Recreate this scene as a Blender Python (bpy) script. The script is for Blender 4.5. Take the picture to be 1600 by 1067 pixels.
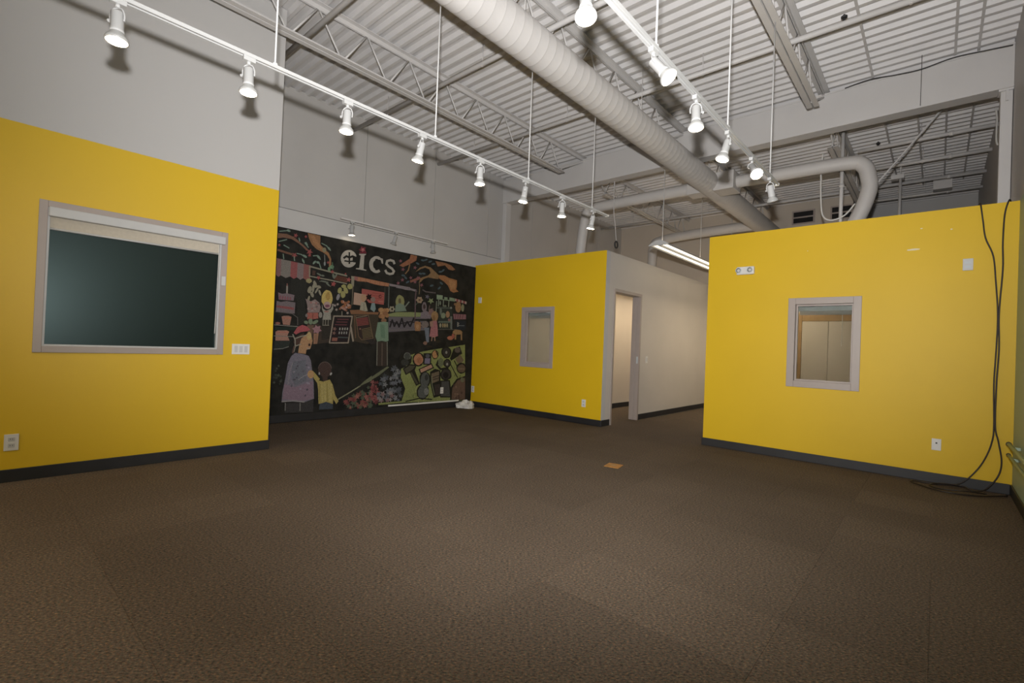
import bpy, bmesh, math, random
from mathutils import Vector, Matrix
random.seed(7)
S = bpy.context.scene
for o in list(bpy.data.objects): bpy.data.objects.remove(o)
COL = S.collection

# ------------------------------------------------------------------ camera
CAM_H = 1.19
F_PX, YAW, PITCH, ROLL = 748.36, 0.726947, 0.0103673, 0.0399023
cyw, syw = math.cos(YAW), math.sin(YAW)
FW = Vector((-syw*math.cos(PITCH), cyw*math.cos(PITCH), math.sin(PITCH)))
_r = Vector((cyw, syw, 0)); _u = _r.cross(FW)
RT = math.cos(ROLL)*_r + math.sin(ROLL)*_u
UP = -math.sin(ROLL)*_r + math.cos(ROLL)*_u
EYE = Vector((0, 0, CAM_H))
cam = bpy.data.cameras.new('camera'); camo = bpy.data.objects.new('camera', cam); COL.objects.link(camo)
cam.sensor_fit = 'HORIZONTAL'; cam.sensor_width = 36.0; cam.lens = F_PX/1600*36.0
cam.clip_start = 0.02; cam.clip_end = 100
camo.matrix_world = Matrix(((RT.x, UP.x, -FW.x, 0), (RT.y, UP.y, -FW.y, 0), (RT.z, UP.z, -FW.z, CAM_H), (0, 0, 0, 1)))
S.camera = camo

def on(ax, val, px, py):
    """photo pixel -> point on the world plane (axis ax = val)"""
    d = FW + RT*((px-800)/F_PX) - UP*((py-533.5)/F_PX)
    return EYE + d*((val-EYE[ax])/d[ax])

# ------------------------------------------------------------------ world, flash, exposure
w = bpy.data.worlds.new('world'); S.world = w; w.use_nodes = True
w.node_tree.nodes['Background'].inputs[0].default_value = (0.5, 0.5, 0.52, 1)
w.node_tree.nodes['Background'].inputs[1].default_value = 0.05
S.view_settings.view_transform = 'Standard'; S.view_settings.look = 'None'
S.view_settings.gamma = 1.0; S.view_settings.use_curve_mapping = False
S.view_settings.exposure = 0.34
# the flash gun on top of the photographer's camera (its shadows fall just below every lamp and duct)
fl = bpy.data.lights.new('camera_flash', 'SPOT'); flo = bpy.data.objects.new('camera_flash', fl); COL.objects.link(flo)
fl.energy = 1080; fl.color = (1.0, 0.985, 0.975); fl.shadow_soft_size = 0.035
fl.spot_size = math.radians(128); fl.spot_blend = 1.0
flo.location = EYE + UP*0.29 - RT*0.02
aim = (FW + Vector((0, 0, 0.36)) + RT*0.10).normalized()
flo.rotation_euler = aim.to_track_quat('-Z', 'Y').to_euler()

# ------------------------------------------------------------------ helpers
def lin(c):
    f = lambda v: v/12.92 if v <= .04045 else ((v+.055)/1.055)**2.4
    return tuple(f(v/255) for v in c)
class MB:
    def __init__(s): s.v = []; s.f = []; s.m = []; s.sm = []
    def add(s, vs, fs, m=0, smooth=False):
        o = len(s.v); s.v += [tuple(v) for v in vs]
        for f in fs: s.f.append([i+o for i in f]); s.m.append(m); s.sm.append(smooth)
        return s
    def box(s, x0, x1, y0, y1, z0, z1, m=0):
        vs = [(x, y, z) for x in (x0, x1) for y in (y0, y1) for z in (z0, z1)]
        return s.add(vs, [(0,1,3,2),(4,6,7,5),(0,4,5,1),(2,3,7,6),(0,2,6,4),(1,5,7,3)], m)
    def obox(s, c, ax, ay, az, m=0):
        c, ax, ay, az = map(Vector, (c, ax, ay, az))
        vs = [c+ax*i+ay*j+az*k for i in (-1,1) for j in (-1,1) for k in (-1,1)]
        return s.add(vs, [(0,1,3,2),(4,6,7,5),(0,4,5,1),(2,3,7,6),(0,2,6,4),(1,5,7,3)], m)
    def bar(s, p, q, wd, ht, up=(0,0,1), m=0):
        p, q = Vector(p), Vector(q); d = (q-p); up = Vector(up)
        sd = d.cross(up).normalized(); up = sd.cross(d).normalized()
        return s.obox((p+q)/2, d/2, sd*wd/2, up*ht/2, m)
    def lathe(s, p, d, prof, n=20, m=0, caps=True, smooth=True):
        """prof: list of (distance along d, radius)"""
        p, d = Vector(p), Vector(d).normalized()
        a = d.orthogonal().normalized(); b = d.cross(a)
        vs = []; fs = []
        for t, r in prof:
            for i in range(n):
                an = 2*math.pi*i/n; vs.append(p+d*t+a*r*math.cos(an)+b*r*math.sin(an))
        for k in range(len(prof)-1):
            for i in range(n):
                j = (i+1) % n; fs.append((k*n+i, k*n+j, (k+1)*n+j, (k+1)*n+i))
        s.add(vs, fs, m, smooth)
        if caps:
            k = len(prof)-1; o = len(s.v)-len(vs)
            for rng in (list(range(o+n-1, o-1, -1)), list(range(o+k*n, o+k*n+n))):
                s.f.append(rng); s.m.append(m); s.sm.append(False)
        return s
    def cyl(s, p, q, r, n=14, m=0, r2=None):
        p, q = Vector(p), Vector(q)
        return s.lathe(p, q-p, [(0, r), ((q-p).length, r if r2 is None else r2)], n, m)
    def tube(s, pts, r, n=8, sub=6, m=0):
        P = [Vector(p) for p in pts]
        if sub > 1:
            Q = []
            for i in range(len(P)-1):
                a, b, c, d = P[max(i-1, 0)], P[i], P[i+1], P[min(i+2, len(P)-1)]
                for k in range(sub):
                    t = k/sub
                    Q.append(.5*((2*b)+(c-a)*t+(2*a-5*b+4*c-d)*t*t+(3*b-a-3*c+d)*t**3))
            P = Q+[P[-1]]
        vs = []; fs = []
        t0 = (P[1]-P[0]).normalized(); a = t0.orthogonal().normalized()
        for i, p in enumerate(P):
            t = (P[min(i+1, len(P)-1)]-P[max(i-1, 0)]).normalized()
            a = (a-t*a.dot(t)).normalized(); b = t.cross(a)
            for k in range(n):
                an = 2*math.pi*k/n; vs.append(p+a*r*math.cos(an)+b*r*math.sin(an))
        for i in range(len(P)-1):
            for k in range(n):
                j = (k+1) % n; fs.append((i*n+k, i*n+j, (i+1)*n+j, (i+1)*n+k))
        s.add(vs, fs, m, True); o = len(s.v)-len(vs)
        for rng in (list(range(o+n-1, o-1, -1)), list(range(len(s.v)-n, len(s.v)))):
            s.f.append(rng); s.m.append(m); s.sm.append(False)
        return s
    def prism(s, prof, ax, a, b, m=0, closed=True):
        """extrude a 2D profile along axis ax (0: prof is (y,z); 1: prof is (x,z); 2: prof is (x,y))"""
        def mk(t, p):
            return {0: (t, p[0], p[1]), 1: (p[0], t, p[1]), 2: (p[0], p[1], t)}[ax]
        n = len(prof); vs = [mk(a, p) for p in prof]+[mk(b, p) for p in prof]
        fs = [(i, (i+1) % n, n+(i+1) % n, n+i) for i in range(n if closed else n-1)]
        if closed: fs += [tuple(range(n-1, -1, -1)), tuple(range(n, 2*n))]
        return s.add(vs, fs, m)
    def mesh(s, name, mats, org=(0,0,0)):
        me = bpy.data.meshes.new(name); ox = Vector(org)
        me.from_pydata([Vector(v)-ox for v in s.v], [], s.f)
        for m in (mats if isinstance(mats, (list, tuple)) else [mats]): me.materials.append(m)
        me.polygons.foreach_set('material_index', s.m); me.polygons.foreach_set('use_smooth', s.sm)
        bm = bmesh.new(); bm.from_mesh(me); bmesh.ops.recalc_face_normals(bm, faces=bm.faces); bm.to_mesh(me); bm.free()
        me.update(); return me
    def build(s, name, mats, parent=None, org=None, bevel=0):
        base = worg(parent) if parent else Vector((0,0,0))
        if org is None: org = base
        me = s.mesh(name, mats, org)
        o = bpy.data.objects.new(name, me); COL.objects.link(o)
        o.location = Vector(org)-base
        if parent: o.parent = parent
        WO[o.name] = Vector(org)
        if bevel:
            b = o.modifiers.new('bevel', 'BEVEL'); b.width = bevel; b.segments = 2; b.limit_method = 'ANGLE'
        return o
WO = {}
def worg(o): return WO[o.name]
def thing(name, label, cat, loc, group=None):
    o = bpy.data.objects.new(name, None); COL.objects.link(o); o.location = loc; o.empty_display_size = .1
    WO[o.name] = Vector(loc); return tag(o, label, cat, group)
def tag(o, label, cat, group=None):
    o['label'] = label; o['category'] = cat
    if group: o['group'] = group
    return o
def struct(o, label=None):
    o['kind'] = 'structure'
    if label: o['label'] = label
    return o
def inst(me, name, parent, loc, rot=(0,0,0)):
    o = bpy.data.objects.new(name, me); COL.objects.link(o); o.parent = parent
    o.location = Vector(loc)-worg(parent); o.rotation_euler = rot; WO[o.name] = Vector(loc); return o
def copy_tree(o, loc, parent=None):
    c = o.copy(); COL.objects.link(c); WO[c.name] = Vector(loc)
    c.location = Vector(loc) if parent is None else o.location
    if parent: c.parent = parent
    for ch in list(o.children): copy_tree(ch, Vector(loc)+ch.location, c)
    return c

# ------------------------------------------------------------------ materials
def mat(name, col, rough=.6, metal=0., noise=0., nscale=8., bump=0., bscale=200., spec=.5, emit=None, estr=0.):
    m = bpy.data.materials.new(name); m.use_nodes = True; nt = m.node_tree; N = nt.nodes; L = nt.links
    p = N['Principled BSDF']; p.inputs['Roughness'].default_value = rough; p.inputs['Metallic'].default_value = metal
    p.inputs['Specular IOR Level'].default_value = spec
    p.inputs['Base Color'].default_value = (*col, 1)
    tc = N.new('ShaderNodeTexCoord')
    if noise:
        n = N.new('ShaderNodeTexNoise'); n.inputs['Scale'].default_value = nscale; n.inputs['Detail'].default_value = 5
        L.new(tc.outputs['Object'], n.inputs['Vector'])
        r = N.new('ShaderNodeMapRange'); r.inputs['From Min'].default_value = .3; r.inputs['From Max'].default_value = .7
        r.inputs['To Min'].default_value = 1-noise; r.inputs['To Max'].default_value = 1+noise
        L.new(n.outputs['Fac'], r.inputs['Value'])
        mx = N.new('ShaderNodeVectorMath'); mx.operation = 'SCALE'; mx.inputs[0].default_value = col
        L.new(r.outputs[0], mx.inputs['Scale']); L.new(mx.outputs[0], p.inputs['Base Color'])
    if bump:
        n2 = N.new('ShaderNodeTexNoise'); n2.inputs['Scale'].default_value = bscale; n2.inputs['Detail'].default_value = 3
        L.new(tc.outputs['Object'], n2.inputs['Vector'])
        b = N.new('ShaderNodeBump'); b.inputs['Strength'].default_value = bump; b.inputs['Distance'].default_value = .002
        L.new(n2.outputs['Fac'], b.inputs['Height']); L.new(b.outputs[0], p.inputs['Normal'])
    if emit:
        p.inputs['Emission Color'].default_value = (*emit, 1); p.inputs['Emission Strength'].default_value = estr
    return m
GREYC = (.49, .48, .47); YELC = (.66, .428, .009)
M = {}
M['grey'] = mat('grey_paint', GREYC, .6, noise=.03, nscale=1.5, bump=.15)
M['panel'] = mat('grey_wall_panel', (.455, .44, .425), .65, noise=.04, nscale=1.2, bump=.15)
M['yellow'] = mat('yellow_paint', YELC, .52, noise=.03, nscale=1.2, bump=.2, bscale=160, spec=.35)
M['corridor'] = mat('warm_white_paint', (.54, .50, .455), .6, noise=.03, nscale=1.5, bump=.15)
M['beige'] = mat('beige_paint', (.52, .46, .39), .6, noise=.03, nscale=1.5, bump=.15)
M['sage'] = mat('sage_green_paint', (.36, .46, .37), .5, noise=.03, nscale=2)
M['deck'] = mat('painted_steel_deck', (.60, .585, .58), .5, noise=.05, nscale=3)
M['steel'] = mat('painted_structural_steel', (.55, .535, .525), .5, noise=.04, nscale=4)
M['beam'] = mat('painted_beam', (.55, .535, .525), .5, noise=.03, nscale=2)
M['duct'] = mat('painted_spiral_duct', (.50, .48, .465), .5, noise=.03, nscale=5)
M['white'] = mat('white_enamel', (.50, .50, .495), .45, noise=.02, nscale=10)
M['lampwhite'] = mat('white_lamp_housing', (.40, .40, .395), .5, noise=.02, nscale=10)
M['rim'] = mat('bulb_rim_glass', (.33, .33, .32), .4, noise=.02, nscale=10)
M['rail'] = mat('white_track_enamel', (.42, .42, .415), .45, noise=.02, nscale=10)
M['plastic'] = mat('white_plastic', (.66, .65, .62), .4, noise=.02, nscale=10)
M['black'] = mat('black_rubber_baseboard', (.018, .018, .02), .5, noise=.2, nscale=5)
M['cable'] = mat('black_cable', (.02, .014, .012), .5, noise=.1, nscale=20)
M['dark'] = mat('dark_slot', (.03, .03, .03), .6, noise=.1, nscale=20)
M['frame'] = mat('taupe_frame_paint', (.36, .305, .275), .45, noise=.03, nscale=6)
M['shade'] = mat('beige_shade_fabric', (.50, .45, .37), .8, noise=.05, nscale=40, bump=.2, bscale=400)
M['blind'] = mat('blue_grey_blind_metal', (.50, .54, .55), .35, noise=.05, nscale=8)
M['darkglass'] = mat('dark_green_backed_glass', (.0035, .005, .0045), .31, noise=.1, nscale=3, spec=.5)
M['darkglass'].node_tree.nodes['Principled BSDF'].inputs['Specular Tint'].default_value = (.72, 1.0, .98, 1)
M['tan'] = mat('tan_wood', (.34, .21, .09), .5, noise=.15, nscale=6)
M['orange'] = mat('worn_brass_floor_plate', (.42, .20, .05), .5, metal=.2, noise=.25, nscale=25)
M['bag'] = mat('crumpled_white_paper', (.62, .60, .57), .7, noise=.06, nscale=20)
M['spackle'] = mat('spackle_smear', (.74, .66, .45), .8, noise=.15, nscale=40)
M['insul'] = mat('sprayed_fireproofing', (.40, .385, .37), .9, noise=.3, nscale=40, bump=.8, bscale=80)
M['bulb'] = mat('lit_bulb_face', (.9, .9, .85), .4, noise=.02, emit=(1, .84, .58), estr=38.0)
M['bulbhot'] = mat('bright_bulb_face', (.9, .9, .85), .4, noise=.02, emit=(1, .80, .50), estr=160.0)
M['bulboff'] = mat('unlit_bulb_face', (.75, .75, .73), .25, noise=.02)
M['tubelamp'] = mat('fluorescent_tube', (.9, .9, .85), .5, noise=.02, emit=(1, .86, .62), estr=2.4)
M['addedroom'] = mat('added_room_tube', (.9, .9, .85), .5, noise=.02, emit=(1, .82, .56), estr=17.0)  # for the unseen fixtures added in the rooms and corridor
M['addedhall'] = mat('added_hall_tube', (.9, .9, .85), .5, noise=.02, emit=(1, .86, .64), estr=26.0)  # for the unseen fixtures added behind the camera
M['addeduplight'] = mat('added_uplight_lens', (.9, .9, .85), .5, noise=.02, emit=(1, .80, .56), estr=2.6)  # invented upward-facing lens, added to brighten the roof deck
M['bulbdim'] = mat('dimmer_bulb_face', (.9, .9, .85), .4, noise=.02, emit=(1, .84, .6), estr=12.0)
M['farglass'] = mat('dark_clerestory_glass', (.02, .02, .022), .15, noise=.1)
M['glow'] = M['bulb']
def glass():
    m = bpy.data.materials.new('window_glass'); m.use_nodes = True; p = m.node_tree.nodes['Principled BSDF']
    p.inputs['Base Color'].default_value = (.93, .96, .94, 1); p.inputs['Roughness'].default_value = 0.0
    p.inputs['Transmission Weight'].default_value = 1.0; p.inputs['IOR'].default_value = 1.25
    return m
M['glass'] = glass()
def two_tone(name, low, high, zc, rough):
    m = mat(name, low, rough, bump=.18, bscale=170); nt = m.node_tree; N = nt.nodes; L = nt.links; p = N['Principled BSDF']
    g = N.new('ShaderNodeNewGeometry'); sx = N.new('ShaderNodeSeparateXYZ'); L.new(g.outputs['Position'], sx.inputs[0])
    n = N.new('ShaderNodeTexNoise'); n.inputs['Scale'].default_value = 30
    L.new(g.outputs['Position'], n.inputs['Vector'])
    a = N.new('ShaderNodeMath'); a.operation = 'MULTIPLY_ADD'; a.inputs[1].default_value = .004; L.new(n.outputs['Fac'], a.inputs[0]); L.new(sx.outputs['Z'], a.inputs[2])
    c = N.new('ShaderNodeMath'); c.operation = 'GREATER_THAN'; c.inputs[1].default_value = zc+.002; L.new(a.outputs[0], c.inputs[0])
    x = N.new('ShaderNodeMix'); x.data_type = 'RGBA'; x.inputs[6].default_value = (*low, 1); x.inputs[7].default_value = (*high, 1)
    L.new(c.outputs[0], x.inputs[0]); L.new(x.outputs[2], p.inputs['Base Color']); return m
M['leftwall'] = two_tone('yellow_and_grey_wall_paint', YELC, GREYC, 2.753, .5)
M['rightwall'] = two_tone('sage_and_grey_wall_paint', (.36, .46, .37), (.47, .45, .44), 2.735, .5)
def carpet():
    m = bpy.data.materials.new('flecked_carpet'); m.use_nodes = True; nt = m.node_tree; N = nt.nodes; L = nt.links
    p = N['Principled BSDF']; p.inputs['Roughness'].default_value = .95; p.inputs['Specular IOR Level'].default_value = .15
    g = N.new('ShaderNodeNewGeometry'); oi = N.new('ShaderNodeObjectInfo')
    mp = N.new('ShaderNodeMapping'); mp.inputs['Scale'].default_value = (66, 125, 60)
    vr = N.new('ShaderNodeVectorRotate'); vr.rotation_type = 'Z_AXIS'; vr.inputs['Angle'].default_value = -YAW
    L.new(g.outputs['Position'], vr.inputs['Vector']); L.new(vr.outputs[0], mp.inputs['Vector'])
    n1 = N.new('ShaderNodeTexNoise'); n1.inputs['Scale'].default_value = 1.0; n1.inputs['Detail'].default_value = 4; n1.inputs['Roughness'].default_value = .7
    L.new(mp.outputs[0], n1.inputs['Vector'])
    r = N.new('ShaderNodeValToRGB'); e = r.color_ramp.elements
    e[0].position = .30; e[0].color = (*lin((52, 48, 45)), 1); e[1].position = .78; e[1].color = (*lin((190, 172, 145)), 1)
    for ps, c in ((.42, (86, 78, 71)), (.50, (105, 96, 86)), (.58, (117, 105, 91)), (.66, (148, 128, 102))):
        k = e.new(ps); k.color = (*lin(c), 1)
    L.new(n1.outputs['Fac'], r.inputs['Fac'])
    n2 = N.new('ShaderNodeTexNoise'); n2.inputs['Scale'].default_value = 110; n2.inputs['Detail'].default_value = 2
    L.new(g.outputs['Position'], n2.inputs['Vector'])
    r2 = N.new('ShaderNodeValToRGB'); e = r2.color_ramp.elements
    e[0].position = .34; e[0].color = (.64, .86, .76, 1); e[1].position = .68; e[1].color = (1.34, 1.0, .70, 1)
    k = e.new(.5); k.color = (1, 1, 1, 1)
    L.new(n2.outputs['Fac'], r2.inputs['Fac'])
    mx = N.new('ShaderNodeMix'); mx.data_type = 'RGBA'; mx.blend_type = 'MULTIPLY'; mx.inputs[0].default_value = .8
    L.new(r.outputs[0], mx.inputs[6]); L.new(r2.outputs[0], mx.inputs[7])
    n3 = N.new('ShaderNodeTexNoise'); n3.inputs['Scale'].default_value = .9; n3.inputs['Detail'].default_value = 3
    L.new(g.outputs['Position'], n3.inputs['Vector'])
    a = N.new('ShaderNodeMath'); a.operation = 'MULTIPLY_ADD'; a.inputs[1].default_value = .11; a.inputs[2].default_value = .71
    L.new(oi.outputs['Random'], a.inputs[0])
    b = N.new('ShaderNodeMath'); b.operation = 'MULTIPLY_ADD'; b.inputs[1].default_value = .5; L.new(n3.outputs['Fac'], b.inputs[0]); L.new(a.outputs[0], b.inputs[2])
    c = N.new('ShaderNodeVectorMath'); c.operation = 'SCALE'; L.new(mx.outputs[2], c.inputs[0]); L.new(b.outputs[0], c.inputs['Scale'])
    c1 = N.new('ShaderNodeVectorMath'); c1.operation = 'MULTIPLY'; L.new(c.outputs[0], c1.inputs[0]); L.new(oi.outputs['Color'], c1.inputs[1])
    c2 = N.new('ShaderNodeVectorMath'); c2.operation = 'MULTIPLY'; c2.inputs[1].default_value = (.80, .765, .79); L.new(c1.outputs[0], c2.inputs[0])
    L.new(c2.outputs[0], p.inputs['Base Color'])
    bp = N.new('ShaderNodeBump'); bp.inputs['Strength'].default_value = .3; bp.inputs['Distance'].default_value = .003
    L.new(n1.outputs['Fac'], bp.inputs['Height']); L.new(bp.outputs[0], p.inputs['Normal'])
    return m
M['carpet'] = carpet()
MURAL_GAIN = .76
def chalk(name, board=False):
    m = bpy.data.materials.new(name); m.use_nodes = True; nt = m.node_tree; N = nt.nodes; L = nt.links
    p = N['Principled BSDF']; p.inputs['Roughness'].default_value = .8; p.inputs['Specular IOR Level'].default_value = .2
    g = N.new('ShaderNodeNewGeometry')
    n = N.new('ShaderNodeTexNoise'); n.inputs['Scale'].default_value = 120 if not board else 7; n.inputs['Detail'].default_value = 4
    L.new(g.outputs['Position'], n.inputs['Vector'])
    rr = N.new('ShaderNodeMapRange'); rr.inputs['From Min'].default_value = .33; rr.inputs['From Max'].default_value = .62
    L.new(n.outputs['Fac'], rr.inputs['Value'])
    x = N.new('ShaderNodeMix'); x.data_type = 'RGBA'
    L.new(rr.outputs[0], x.inputs[0])
    if board:
        x.inputs[6].default_value = (.010, .010, .009, 1); x.inputs[7].default_value = (.022, .021, .018, 1)
    else:
        at = N.new('ShaderNodeAttribute'); at.attribute_name = 'Col'
        d = N.new('ShaderNodeVectorMath'); d.operation = 'SCALE'; d.inputs['Scale'].default_value = .55
        L.new(at.outputs['Color'], d.inputs[0]); L.new(d.outputs[0], x.inputs[6])
        d2 = N.new('ShaderNodeVectorMath'); d2.operation = 'SCALE'; d2.inputs['Scale'].default_value = 1.12
        L.new(at.outputs['Color'], d2.inputs[0]); L.new(d2.outputs[0], x.inputs[7])
    L.new(x.outputs[2], p.inputs['Base Color']); return m
M['chalk'] = chalk('coloured_chalk'); M['board'] = chalk('black_chalkboard_paint', True)

# ------------------------------------------------------------------ the setting
XL, XM, YM, YR, XR = -5.29, -6.83, 6.51, 6.42, 0.54      # wall planes
DECK, BEAM_Y, YF = 4.66, 7.30, 12.2
BACK = -5.0
def wall(name, ax, a0, a1, u0, u1, z0, z1, mats, holes=(), front=None, label=None):
    """slab a0..a1 thick along axis ax with rectangular openings; material 1 on the face at `front`"""
    us = sorted({u0, u1, *[h[0] for h in holes], *[h[1] for h in holes]})
    zs = sorted({z0, z1, *[h[2] for h in holes], *[h[3] for h in holes]})
    def solid(i, k):
        if not (0 <= i < len(us)-1 and 0 <= k < len(zs)-1): return False
        cu, cz = (us[i]+us[i+1])/2, (zs[k]+zs[k+1])/2
        return not any(h[0] < cu < h[1] and h[2] < cz < h[3] for h in holes)
    mb = MB()
    P = (lambda a, u, z: (a, u, z)) if ax == 0 else (lambda a, u, z: (u, a, z))
    for i in range(len(us)-1):
        for k in range(len(zs)-1):
            if not solid(i, k): continue
            A, B, C, D = us[i], us[i+1], zs[k], zs[k+1]
            for a in (a0, a1):
                mb.add([P(a, A, C), P(a, B, C), P(a, B, D), P(a, A, D)], [(0,1,2,3)], 1 if a == front else 0)
            for (di, dk, e) in ((-1,0,((A,C),(A,D))), (1,0,((B,C),(B,D))), (0,-1,((A,C),(B,C))), (0,1,((A,D),(B,D)))):
                if not solid(i+di, k+dk):
                    (p, q), (r, s_) = e
                    mb.add([P(a0, p, q), P(a1, p, q), P(a1, r, s_), P(a0, r, s_)], [(0,1,2,3)], 0)
    me = mb.mesh(name, mats)
    bm = bmesh.new(); bm.from_mesh(me); bmesh.ops.remove_doubles(bm, verts=bm.verts, dist=1e-5); bmesh.ops.recalc_face_normals(bm, faces=bm.faces); bm.to_mesh(me); bm.free()
    o = bpy.data.objects.new(name, me); COL.objects.link(o); WO[o.name] = Vector((0,0,0))
    return struct(o, label)

floor = struct(MB().box(XM-.1, XR+.1, BACK-.1, 14.0, -.10, -.006).build('floor', M['carpet']), 'brown flecked carpet tile floor')
tile = MB(); h = .2494
tile.add([(-h,-h,.006),(h,-h,.006),(h,h,.006),(-h,h,.006),(-h,-h,0),(h,-h,0),(h,h,0),(-h,h,0)], [(0,1,2,3),(0,4,5,1),(1,5,6,2),(2,6,7,3),(3,7,4,0)])
tile_me = tile.mesh('carpet_tile', M['carpet'])
cells = []
for i in range(-14, 2):
    for j in range(-1, 17):
        cx, cy = i*.5-.25, j*.5-.03+.25
        if cx < XM+.1 or cx > XR+.1: continue
        if cy > 6.3 and not (-3.9 < cx < -2.2): continue
        if cx < -5.3 and cy < 2.0: continue
        if cy > 10: continue
        q = Vector((cx, cy, 0))-EYE
        if q.dot(FW) < .25: continue
        cells.append((cx, cy))
faded = [(-.75, 2.2), (-1.25, 2.2), (-3.25, .3), (-3.75, 1.4), (-.25, 4.1), (-4.75, 2.3), (-.25, 5.0)]    # tiles replaced later, paler than the rest
for cx, cy in cells:
    o = inst(tile_me, 'carpet_tile', floor, (cx, cy, -.006))
    if any(abs(cx-a) < .25 and abs(cy-b) < .25 for a, b in faded): o.color = (1.09, 1.09, 1.09, 1)

# left wall with the big blind-topped window, two-tone paint
LW = (.308, 1.645, .995, 2.20)      # window frame outer y0 y1 z0 z1
wall('wall_left', 0, XL-.14, XL, BACK, 2.115, 0, DECK+.03, [M['leftwall'], M['leftwall']], [(LW[0]+.05, LW[1]-.05, LW[2]+.05, LW[3]-.05)], label='wall painted yellow below and pale grey above, at the left')
struct(MB().box(XM, XL-.14, 1.975, 2.115, 0, DECK+.03).build('wall_left_return', M['grey']), 'grey end return of the left wall')
# mural wall: lower drywall and upper panels with recessed joints
mw = struct(MB().box(XM-.15, XM, 2.115, 14.0, 0, 2.985).build('wall_far_left', M['grey']), 'long pale grey side wall carrying the chalk mural')
ys = [2.115, 2.66, 4.045, 5.43, 6.815, 8.2, 9.6, 11.0, 12.4, 14.0]
for a, b in zip(ys[:-1], ys[1:]):
    MB().box(XM-.15, XM-.004, a+.004, b-.004, 2.993, DECK+.03).build('wall_panel', M['panel'], mw)
MB().box(XM-.15, XM-.02, 2.115, 14.0, 2.98, DECK+.03).build('joint_backing', M['dark'], mw)
MWIN = (-5.575, -4.855, .843, 1.895); RWIN = (-1.338, -.63, .85, 1.892)
wall('wall_middle', 1, YM, YM+.12, XM, -3.885, 0, 2.75, [M['grey'], M['yellow']], [(MWIN[0]+.04, MWIN[1]-.04, MWIN[2]+.04, MWIN[3]-.04)], front=YM, label='low yellow partition between the mural and the corridor')
DOOR = (6.76, 7.72, 2.185)
wall('wall_corridor_left', 0, -4.005, -3.885, YM+.12, YF, 0, 2.75, [M['corridor'], M['corridor']], [(DOOR[0]+.045, DOOR[1]-.045, -.01, DOOR[2]-.045)], label='pale partition wall along the left of the corridor')
wall('wall_right', 1, YR, YR+.12, -2.285, XR, 0, 2.735, [M['grey'], M['yellow']], [(RWIN[0]+.04, RWIN[1]-.04, RWIN[2]+.04, RWIN[3]-.04)], front=YR, label='large yellow partition with a small window at the right')
wall('wall_corridor_right', 0, -2.285, -2.165, YR+.12, YF, 0, 2.735, [M['grey'], M['grey']], label='partition along the right of the corridor')
wall('wall_side_right', 0, XR, XR+.15, BACK, 14.0, 0, DECK+.03, [M['rightwall'], M['rightwall']], label='sage green side wall at the far right edge')
wall('wall_far', 1, YF, YF+.15, XM, -1.25, 0, DECK+.03, [M['beige'], M['beige']], label='beige far wall behind the partitions')
wall('wall_far_right', 1, 13.4, 13.55, -1.25, XR, 0, DECK+.03, [M['grey'], M['grey']], label='grey far wall beyond the right room')
wall('wall_far_step', 0, -1.40, -1.25, YF, 13.4, 0, DECK+.03, [M['grey'], M['grey']])
wall('wall_back', 1, BACK-.15, BACK, XM, XR, 0, DECK+.03, [M['grey'], M['grey']], label='wall behind the camera')
wall('wall_inner', 0, -5.12, -5.0, 8.6, YF, 0, 2.75, [M['beige'], M['beige']], label='beige inner wall seen through the doorway')
wall('wall_room_back', 1, 9.0, 9.12, -2.165, XR, 0, 2.7, [M['beige'], M['beige']], label='beige back wall of the right room')
# corrugated roof deck, ribs along x
mb = MB(); prof = []; y = BACK
while y < 13.9:
    prof += [(y, DECK), (y+.040, DECK), (y+.068, DECK+.042), (y+.124, DECK+.042)]; y += .152
mb.prism(prof, 0, XM-.1, XR+.1, closed=False)
ceil = struct(mb.build('ceiling', M['deck']), 'painted corrugated steel roof deck')
struct(MB().box(XM-.15, XR+.15, BACK-.15, 14.0, DECK+.05, DECK+.12).build('ceiling_roof', M['steel']))
# baseboards
bh = .098
def base(name, *b): return struct(MB().box(*b).build(name, M['black'], bevel=.004), 'black rubber baseboard')
base('baseboard_left', XL, XL+.012, BACK, 2.127, 0, bh)
base('baseboard_far_left', XM, XM+.014, 2.127, YM-.014, 0, bh+.01)
base('baseboard_middle', XM+.014, -3.873, YM-.012, YM, 0, bh)
base('baseboard_middle_return', -3.885, -3.873, YM, DOOR[0], 0, bh)
base('baseboard_corridor', -3.885, -3.873, DOOR[1], YF, 0, bh)
base('baseboard_right', -2.297, XR-.012, YR-.012, YR, 0, bh)
base('baseboard_right_return', -2.297, -2.285, YR, YF, 0, bh)
base('baseboard_side_right', XR-.012, XR, BACK, YR, 0, bh)
base('baseboard_inner', -5.0, -4.988, 8.6, YF, 0, bh)
struct(MB().box(XM+.02, XM+.034, 4.62, 6.18, bh+.012, bh+.038).build('trim_1', M['plastic']), 'pale strip along the foot of the mural')

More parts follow.
